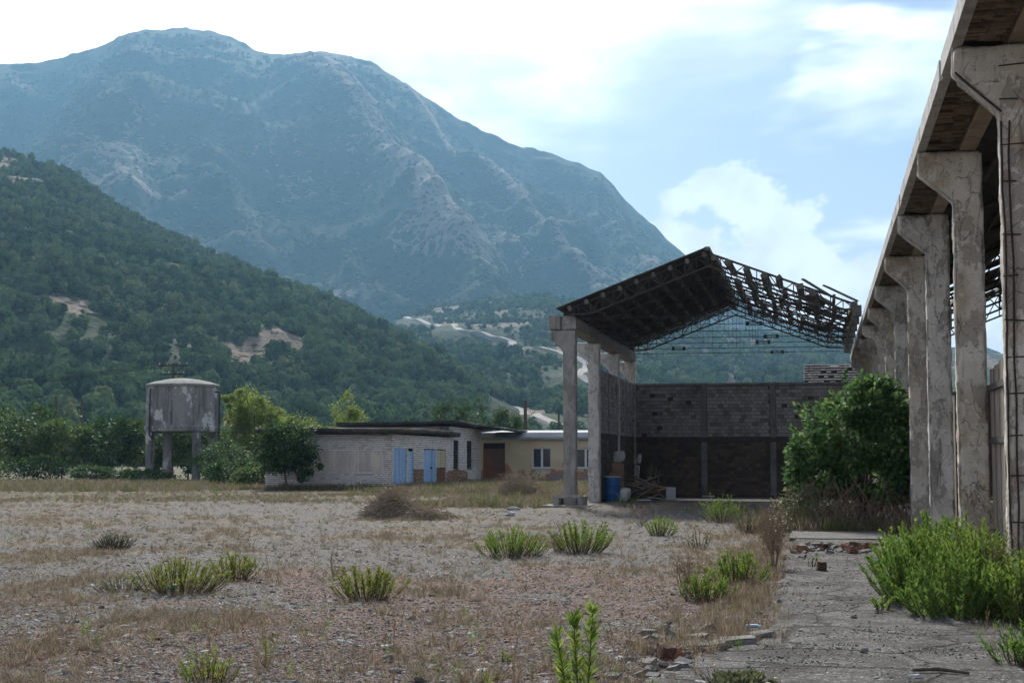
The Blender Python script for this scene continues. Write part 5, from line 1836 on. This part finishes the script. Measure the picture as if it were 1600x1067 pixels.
stalk('dry_stalk', 'tall dry brown stalks at the left edge of the lane', -.62, 21.5, 1.0, .28, 16, 601, twigs=14)
stalk('dry_stalk', 'dry stalks between the two bright lane weeds', -1.45, 17.2, .50, .3, 12, 602, twigs=8)
stalk('dry_stalk', 'lone thin dry stalk right of the left weeds', -6.1, 19.0, .46, .05, 2, 603)
stalk('dry_stalk', 'dark bare stalk at the bottom edge, before the sage weed', -.70, 9.6, .36, .05, 1, 604, twigs=2)
stalk('dry_stalk', 'second bare stalk at the bottom edge, on the lane', -.22, 9.7, .30, .06, 1, 605, twigs=2)
stalk('dry_stalk', 'dark dead twigs beside the right one of the mid yard weeds', -4.15, 24.6, .48, .5, 14, 606, twigs=7)
stalk('dry_stalk', 'dry stalks in front of the big bush', -.95, 28.5, .75, .4, 14, 607, twigs=10)
stalk('dry_stalk', 'dry pale stalks against the nearest column', 1.75, 15.8, 1.25, .35, 5, 608, twigs=8)
stalk('dry_stalk', 'dry stalks before the hangar floor', -3.9, 34.5, .6, .5, 12, 609, twigs=8)


M_straw = plain('grey_straw', (0.30, 0.245, 0.185), (0.46, 0.385, 0.295), 10.0, 0.95, 0.2)


def brush(label, x, y, w, d, h, n, seed):
    rng = np.random.default_rng(seed)
    e = empty('brush_pile', (x, y, 0), label, 'brush pile', 'piles of cut brush')
    m = MB()
    for i in range(n):
        a = rng.uniform(0, 6.28); q = rng.random() ** .5
        cx, cy = x + w * .5 * q * math.cos(a), y + d * .5 * q * math.sin(a)
        cz = h * (1 - q ** 1.4) * rng.random() ** .5
        L = rng.uniform(.25, .8)
        dr = Vector((rng.normal(), rng.normal(), rng.normal() * .35 + .1)).normalized()
        p = Vector((cx, cy, cz)) - dr * L / 2; t = Vector((cx, cy, cz)) + dr * L / 2
        p.z = max(p.z, .01); t.z = max(t.z, .01)
        m.tube([p, p.lerp(t, .5) + Vector((rng.normal() * .06, rng.normal() * .06, abs(rng.normal()) * .06)), t], [.009, .008, .003], 3, False)
    put(m.build('twigs', M_straw, e), kind='stuff')
    P, D = crown_points((x, y, h * .25), (w * .5, d * .5, h * .6), 60, n, rng, .2, .3)
    P[:, 2] = np.maximum(P[:, 2], .02)
    leaf_object('dead_leaves', *leaf_quads(P, D, .10, .03, rng), M_dryl, e)


brush('nearer grey brown pile of cut brush in the middle of the yard', -10.75, 38.3, 1.45, 1.5, .85, 900, 701)
brush('low tail of dry straw right of the nearer brush pile', -9.9, 37.9, 1.5, 1.2, .26, 420, 703)
brush('farther reddish brown brush pile in front of the yellow building', -11.4, 58.3, 2.1, 1.8, 1.05, 900, 702)


# ------------------------------------------------------------------ dry grass, pebbles
def tuft_mesh(seed, n, h, spread, mat, w=.007):
    rng = np.random.default_rng(seed)
    a = rng.uniform(0, 6.28, n); q = rng.random(n) * spread
    B = np.stack([q * np.cos(a), q * np.sin(a), np.zeros(n) - .01], -1)
    hh = h * rng.uniform(.4, 1, n)
    out = np.stack([np.cos(a), np.sin(a), np.zeros(n)], -1) * (hh * rng.uniform(.1, .9, n))[:, None] + rng.normal(size=(n, 3)) * .02
    out[:, 2] = hh
    S = np.stack([-np.sin(a), np.cos(a), np.zeros(n)], -1) * w / 2
    mid = B + out * .55 + np.array([0, 0, .12]) * hh[:, None]
    V = np.stack([B - S, B + S, mid + S * .8, mid - S * .8, B + out], 1).reshape(-1, 3)
    k = np.arange(n)[:, None] * 5
    F = np.concatenate([k + np.array([0, 1, 2]), k + np.array([0, 2, 3]), k + np.array([3, 2, 4])])
    me = np_mesh('tuft', V, F); me.materials.append(mat)
    return me


hay = proto_coll('hay', [tuft_mesh(s, 34, 1.0, .75, M_hay, .040) for s in range(5)])
hayg = proto_coll('hay_green', [tuft_mesh(30 + s, 24, 1.0, .4, M_hayg, .05) for s in range(4)])


def view_points(n, rng, y0=8.5, y1=75.0):
    """points over the yard, denser towards the near side so that cover looks even"""
    y = 1 / rng.uniform(1 / y1, 1 / y0, n)
    x = rng.uniform(-.60, .115, n) * y
    return x, y


rng = np.random.default_rng(900)
x, y = view_points(80000, rng)
dm = dry_mask(x, y)
lane = (x > -.62 - .6 * (y < 13)) & (x < 1.3) & (y < 33.3)
inside = (x > -7.7) & (y > 54.6)
keep = (rng.random(len(x)) < (.07 + .6 * dm) * (1 - .75 * red_mask(x, y))) & ~lane & ~inside & ~((x < -20.9) & (y > 74))
x, y = x[keep], y[keep]; n = len(x)
s = (.030 + .070 * rng.random(n) ** 2.2) * (.7 + .8 * fbm(x / 1.3, y / 1.3, 44, 3)) * (1 + .012 * y)
edge_ = np.exp(-((x + .75) / .35) ** 2) * (y < 30) * (y > 12)
s = s * (1 + .4 * edge_)
scatter('dry_grass', np.stack([x, y, ground_z(x, y)], -1), np.stack([s * 1.25, s * 1.25, s * .62], -1), np.stack([rng.normal(size=n) * .25, rng.normal(size=n) * .25, rng.uniform(0, 6.28, n)], -1), hay)
# taller straw along the lane's left edge and round the weeds
n = 520
y = 1 / rng.uniform(1 / 34, 1 / 12, n); x = -.80 + rng.normal(size=n) * .26 - .5 * sstep(14 - y, 0, 3)
s = .06 + .11 * rng.random(n)
scatter('lane_straw', np.stack([x, y, ground_z(x, y)], -1), np.stack([s * .8, s * .8, s], -1), np.stack([0 * s, 0 * s, rng.uniform(0, 6.28, n)], -1), hay)
# rough grass by the shed, the hedge and round the hangar
pts = []
for (xa, xb, ya, yb_, q) in ((-62, -28, 62, 96, 5200), (-28.5, -20.4, 72.8, 74.4, 700), (-20.8, -19.5, 74.5, 96, 900), (-20.5, -8.6, 62, 95.6, 4200), (-14, -8.5, 46, 60, 700), (-1.6, 2.0, 32.5, 35.5, 420), (-30, -12, 50, 66, 2600)):
    pts.append(np.stack([rng.uniform(xa, xb, q), rng.uniform(ya, yb_, q)], -1))
pts = np.concatenate(pts); x, y = pts[:, 0], pts[:, 1]
k = rng.random(len(x)) < .25 + .75 * sstep(fbm(x / 3, y / 3, 46, 3), .4, .6); x, y = x[k], y[k]; n = len(x)
s = (.16 + .34 * rng.random(n) ** 1.5)
s = s * np.where((y < 66) & (x < -12), .40, 1)
pick = rng.random(n) < .42
for nm, kk, cc in (('rough_grass', pick, hayg), ('straw', ~pick, hay)):
    ss = s[kk]
    scatter(nm, np.stack([x[kk], y[kk], 0 * x[kk]], -1), np.stack([ss, ss, ss * .85], -1), np.stack([rng.normal(size=len(ss)) * .15, rng.normal(size=len(ss)) * .15, rng.uniform(0, 6.28, len(ss))], -1), cc)


# small sprigs and thin dead stalks between the larger weeds
def sprig_mesh(seed, mat, n=5, dens=9, dead=False):
    rng = np.random.default_rng(seed)
    V = []; F = []; off = 0
    for i in range(n):
        a = rng.uniform(0, 6.28); b = np.array([math.cos(a) * .12 * rng.random(), math.sin(a) * .12 * rng.random(), -.02])
        tip = b + np.array([rng.normal() * .22, rng.normal() * .22, rng.uniform(.5, 1)])
        sd_ = np.array([-math.sin(a), math.cos(a), 0]) * .012
        v = np.stack([b - sd_, b + sd_, tip + sd_ * .4, tip - sd_ * .4]); V.append(v); F.append(np.arange(4)[None] + off); off += 4
        f = rng.uniform(.25 if not dead else .55, 1, dens)[:, None]
        P = b + (tip - b) * f
        aa = rng.uniform(0, 6.28, dens)
        D = np.stack([np.cos(aa), np.sin(aa), np.full(dens, .6)], -1)
        v, q = leaf_quads(P, D, .16 if not dead else .07, .045 if not dead else .03, rng)
        V.append(v); F.append(q + off); off += len(v)
    me = np_mesh('sprig', np.concatenate(V), np.concatenate(F)); me.materials.append(mat)
    return me


sprigs = proto_coll('sprigs', [sprig_mesh(s, m_) for s, m_ in ((1, M_weedd), (2, M_sage), (3, M_weedy), (4, M_hayg), (5, M_sage))])
deads = proto_coll('dead_stalks', [sprig_mesh(20 + s, M_dryl if s % 2 else M_hay, 3, 8, True) for s in range(4)])
for nm, cc, q, lo, hi in (('sprigs', sprigs, 420, .05, .24), ('dead_stalks', deads, 520, .12, .42)):
    x, y = view_points(q, rng, 9.5, 48)
    kk = ~((x > -.55) & (x < 1.2) & (y < 33.3)) & (rng.random(q) < .25 + .75 * sstep(fbm(x / 2.2, y / 2.6, 49, 3), .42, .6))
    x, y = x[kk], y[kk]; n = len(x)
    s = lo + (hi - lo) * rng.random(n) ** 2
    scatter(nm, np.stack([x, y, ground_z(x, y)], -1), np.stack([s, s, s], -1), np.stack([rng.normal(size=n) * .1, rng.normal(size=n) * .1, rng.uniform(0, 6.28, n)], -1), cc)


def stone_mesh(seed, mat, sub=1, flat=.6):
    rng = np.random.default_rng(seed)
    bm = bmesh.new(); bmesh.ops.create_icosphere(bm, subdivisions=sub, radius=.5)
    for v in bm.verts:
        v.co *= rng.uniform(.72, 1.2)
        v.co.z *= flat
    me = bpy.data.meshes.new('stone'); bm.to_mesh(me); bm.free()
    me.materials.append(mat)
    return me


t = NT('pebble')
_r = t.objrand()
c = t.mix(t.ramp(_r, .0, .7), (0.105, 0.102, 0.096), (0.28, 0.272, 0.255))
c = t.mix(t.ramp(_r, .80, 1.0), c, (0.58, 0.57, 0.54))
t.principled(t.mix(t.ramp(t.noise(60, 4, .6), .4, .8, 0, .4), c, (0.1, 0.09, 0.08)), .9, spec=.2)
M_peb = t.m
t = NT('red_grit')
_r = t.objrand()
c = t.mix(t.ramp(_r, .0, .8), (0.12, 0.068, 0.05), (0.24, 0.145, 0.11))
c = t.mix(t.ramp(_r, .86, 1.0), c, (0.42, 0.37, 0.33))
t.principled(c, .9, spec=.15)
M_grit = t.m
pebs = proto_coll('pebbles', [stone_mesh(s, M_peb, 1, f) for s, f in ((1, .6), (2, .5), (3, .75), (4, .4), (5, .65))])
grit = proto_coll('grit', [stone_mesh(20 + s, M_grit, 1, .5) for s in range(4)])
x, y = view_points(130000, rng, 8.5, 60)
dm = dry_mask(x, y)
inside = (x > -7.7) & (y > 54.6)
lane = (x > -.55) & (x < 1.4) & (y < 33.3)
keep = (rng.random(len(x)) < np.where(lane, .6 * sstep(fbm(x / .7, y / .5, 48, 4), .35, .65), .16 + .75 * (1 - dm))) & ~inside
x, y, lane = x[keep], y[keep], lane[keep]; n = len(x)
s = (.008 + .022 * rng.random(n) ** 3 + .05 * (rng.random(n) > .975) * rng.random(n)) * (1 + .022 * y)
s = s * np.where(lane, .7, 1)
z = np.where(lane, .024, ground_z(x, y))
scatter('pebbles', np.stack([x, y, z], -1), np.stack([s * rng.uniform(.8, 1.4, n), s, s], -1), np.stack([rng.normal(size=n) * .25, rng.normal(size=n) * .25, rng.uniform(0, 6.28, n)], -1), pebs)
x, y = view_points(60000, rng, 8.5, 22)
keep = rng.random(len(x)) < red_mask(x, y) * .9
x, y = x[keep], y[keep]; n = len(x)
s = (.008 + .018 * rng.random(n) ** 2) * (1 + .02 * y)
scatter('red_grit', np.stack([x, y, ground_z(x, y)], -1), np.stack([s * 1.3, s, s], -1), np.stack([rng.normal(size=n) * .3, rng.normal(size=n) * .3, rng.uniform(0, 6.28, n)], -1), grit)

x, y = view_points(1500, rng, 9, 50)
keep = ~((x > -.6) & (y < 33.3)) & ~((x > -7.7) & (y > 53)); x, y = x[keep], y[keep]; n = len(x)
s = (.03 + .07 * rng.random(n) ** 3) * (1 + .012 * y)
scatter('loose_stones', np.stack([x, y, ground_z(x, y)], -1), np.stack([s * rng.uniform(.9, 1.6, n), s, s * .8], -1), np.stack([rng.normal(size=n) * .2, rng.normal(size=n) * .2, rng.uniform(0, 6.28, n)], -1), pebs)

# ------------------------------------------------------------------ single stones, bricks and scraps
M_stone = plain('pale_stone', (0.40, 0.39, 0.38), (0.55, 0.54, 0.53), 12, .9, .4)
M_slabc = plain('broken_concrete', (0.17, 0.165, 0.155), (0.26, 0.25, 0.235), 8, .95, .5)
M_rbr = plain('red_brick', (0.24, 0.11, 0.07), (0.33, 0.18, 0.12), 14, .95, .4)
M_rbd = plain('dark_brick', (0.10, 0.055, 0.04), (0.16, 0.09, 0.065), 14, .95, .4)


def lump(name, label, cat, x, y, w, d, h, mat, seed, group=None, rz=0, z=None, sub=2):
    me = stone_mesh(seed, mat, sub, 1.0)
    o = link(name, me, None)
    gz = float(ground_z(np.array([x]), np.array([y]))[0]) if z is None else z
    o.location = (x, y, gz + h * .28)
    o.scale = (w, d, h)
    o.rotation_euler = (0, 0, rz)
    return put(o, label, cat, group)


def block(name, label, cat, x, y, z, w, d, h, mat, rot, group=None, seed=1):
    rng = np.random.default_rng(seed)
    bm = bmesh.new(); bmesh.ops.create_cube(bm, size=1)
    bmesh.ops.subdivide_edges(bm, edges=bm.edges[:], cuts=2, use_grid_fill=True)
    for v in bm.verts:
        v.co = Vector((v.co.x * w, v.co.y * d, v.co.z * h)) + Vector(rng.normal(size=3)) * min(w, d, h) * .07
    me = bpy.data.meshes.new(name); bm.to_mesh(me); bm.free(); me.materials.append(mat)
    o = link(name, me, None)
    o.location = (x, y, z); o.rotation_euler = rot
    return put(o, label, cat, group)


lump('stone', 'white rounded stone lying at the broken lane edge', 'stone', -.80, 14.5, .17, .11, .10, M_stone, 801)
lump('stone', 'smaller pale stone left of the white rounded stone', 'stone', -.98, 14.1, .07, .06, .05, M_stone, 802)
lump('stone', 'pale stone in the dry grass left of the lane', 'stone', -1.36, 13.1, .08, .06, .05, M_stone, 803)
lump('stone', 'grey stone among red grit at the bottom, left of centre', 'stone', -2.95, 10.6, .10, .07, .05, M_slabc, 804)
lump('stone', 'dark grey stone on the left gravel', 'stone', -3.2, 11.3, .11, .07, .06, M_slabc, 805)
lump('stone', 'flat stone on the lane before the thicket', 'stone', .30, 14.9, .07, .05, .04, M_slabc, 806, z=.02)
lump('stone', 'small flat stone mid lane near the bottom', 'stone', .32, 12.3, .07, .05, .04, M_slabc, 807, z=.02)
lump('stone', 'pale stone near the stick on the lane', 'stone', .62, 10.9, .11, .06, .04, M_stone, 808, z=.02)
lump('stone', 'white stone in the yard left of the mid weeds', 'stone', -7.3, 24.0, .14, .10, .08, M_stone, 809)
lump('stone', 'white lump far out in the yard right of the near brush pile', 'stone', -8.1, 40.5, .3, .2, .18, M_stone, 810)
lump('stone', 'grey lump before the farther brush pile', 'stone', -8.9, 45.0, .38, .25, .16, M_stone, 811)
block('brick', 'dark red brick chunk at the lane\'s broken left edge', 'brick', -1.15, 11.75, .05, .13, .12, .11, M_rbd, (.1, .2, .5), None, 1)
block('brick', 'orange brick chip touching the dark red brick chunk', 'brick', -1.05, 11.72, .04, .06, .05, .08, M_rbr, (.3, .5, .2), None, 2)
block('brick', 'lone upright brick standing on the lane', 'brick', .02, 21.2, .075, .11, .08, .12, M_rbd, (0, .05, .3), None, 3)
for i, (x, y, w, rz, lb) in enumerate(((-.30, 25.4, .2, .3, 'reddish brick at the left end of the rubble row'), (.05, 26.0, .16, 1.2, 'brick second from the left in the rubble row'), (.40, 26.1, .15, .1, 'brick mid rubble row'), (.60, 26.5, .22, -.4, 'large orange brick right of the rubble row\'s middle'), (.72, 25.9, .17, .9, 'brick near the right end of the rubble row'), (.85, 26.6, .2, .2, 'brick at the right end of the rubble row by the thicket'), (.50, 25.2, .14, .5, 'orange brick nearest the camera in the rubble row'))):
    block('brick', lb, 'brick', x, y, .065, w, .12, .10, M_rbr if i % 2 == 0 else M_rbd, (.15 * (i % 3 - 1), .1, rz), 'bricks in the rubble row', 10 + i)
for i, (x, y, w, d, rz, lb) in enumerate(((-.92, 12.35, .34, .20, .25, 'flat broken concrete slab at the lane edge, nearest the dark brick'), (-.68, 12.75, .30, .16, .35, 'broken concrete slab lying above the nearest flat slab'), (-.50, 13.2, .22, .12, .6, 'small broken concrete slab at the lane edge below the white stone'), (-1.02, 12.9, .2, .13, -.2, 'tilted concrete piece in the dry grass by the lane'))):
    block('concrete_slab', lb, 'slab', x, y, .035, w, d, .05, M_slabc, (.06, -.08, rz), 'broken slabs at the lane edge', 30 + i)
rb = MB()
for i in range(70):
    x = RNG.uniform(-1.5, -.55); y = RNG.uniform(10.6, 14.0)
    if x > -.62 - (13.4 - y) * .22: x -= .3
    s = RNG.uniform(.02, .06)
    M = Matrix.Translation((x, y, .02)) @ Euler((RNG.uniform(-.4, .4), RNG.uniform(-.4, .4), RNG.uniform(0, 6))).to_matrix().to_4x4()
    rb.box(-s, s, -s * .7, s * .7, -s * .3, s * .35, M)
for i in range(120):
    x = RNG.uniform(-.45, .95); y = RNG.gauss(26.2, .7); s = RNG.uniform(.02, .07)
    M = Matrix.Translation((x, y, .035)) @ Euler((RNG.uniform(-.4, .4), RNG.uniform(-.4, .4), RNG.uniform(0, 6))).to_matrix().to_4x4()
    rb.box(-s, s, -s * .7, s * .7, -s * .4, s * .4, M)
put(rb.build('rubble', M_slabc), kind='stuff')
M_step = plain('step_concrete', (0.085, 0.084, 0.082), (0.14, 0.137, 0.13), 3, .95, .5)
# low slab before the bush
block('concrete_step', 'long low concrete slab across the lane before the bush', 'slab', .32, 31.0, -.008, 1.75, 3.2, .10, M_step, (0, 0, 0), None, 50)
st = MB().tube([(.62, 11.15, .045), (.80, 11.2, .05), (.99, 11.1, .04)], [.012, .016, .010], 6)
put(st.build('stick', M_bark), 'dark stick lying on the lane at lower right', 'stick')
M_bag = plain('blue_plastic', (0.10, 0.33, 0.52), (0.20, 0.45, 0.60), 20, .4, .3)
M_gbag = plain('green_plastic', (0.05, 0.17, 0.12), (0.10, 0.26, 0.19), 20, .4, .3)
sack(-.60, 13.9, .02, .16, .07, .03, 21, 'scrap of blue plastic on the broken lane edge', 'plastic_scrap', M_bag)['category'] = 'plastic'
sack(-6.95, 15.9, .08, .10, .06, .07, 22, 'green plastic bag caught in the left weed clump', 'plastic_bag', M_gbag)['category'] = 'bag'
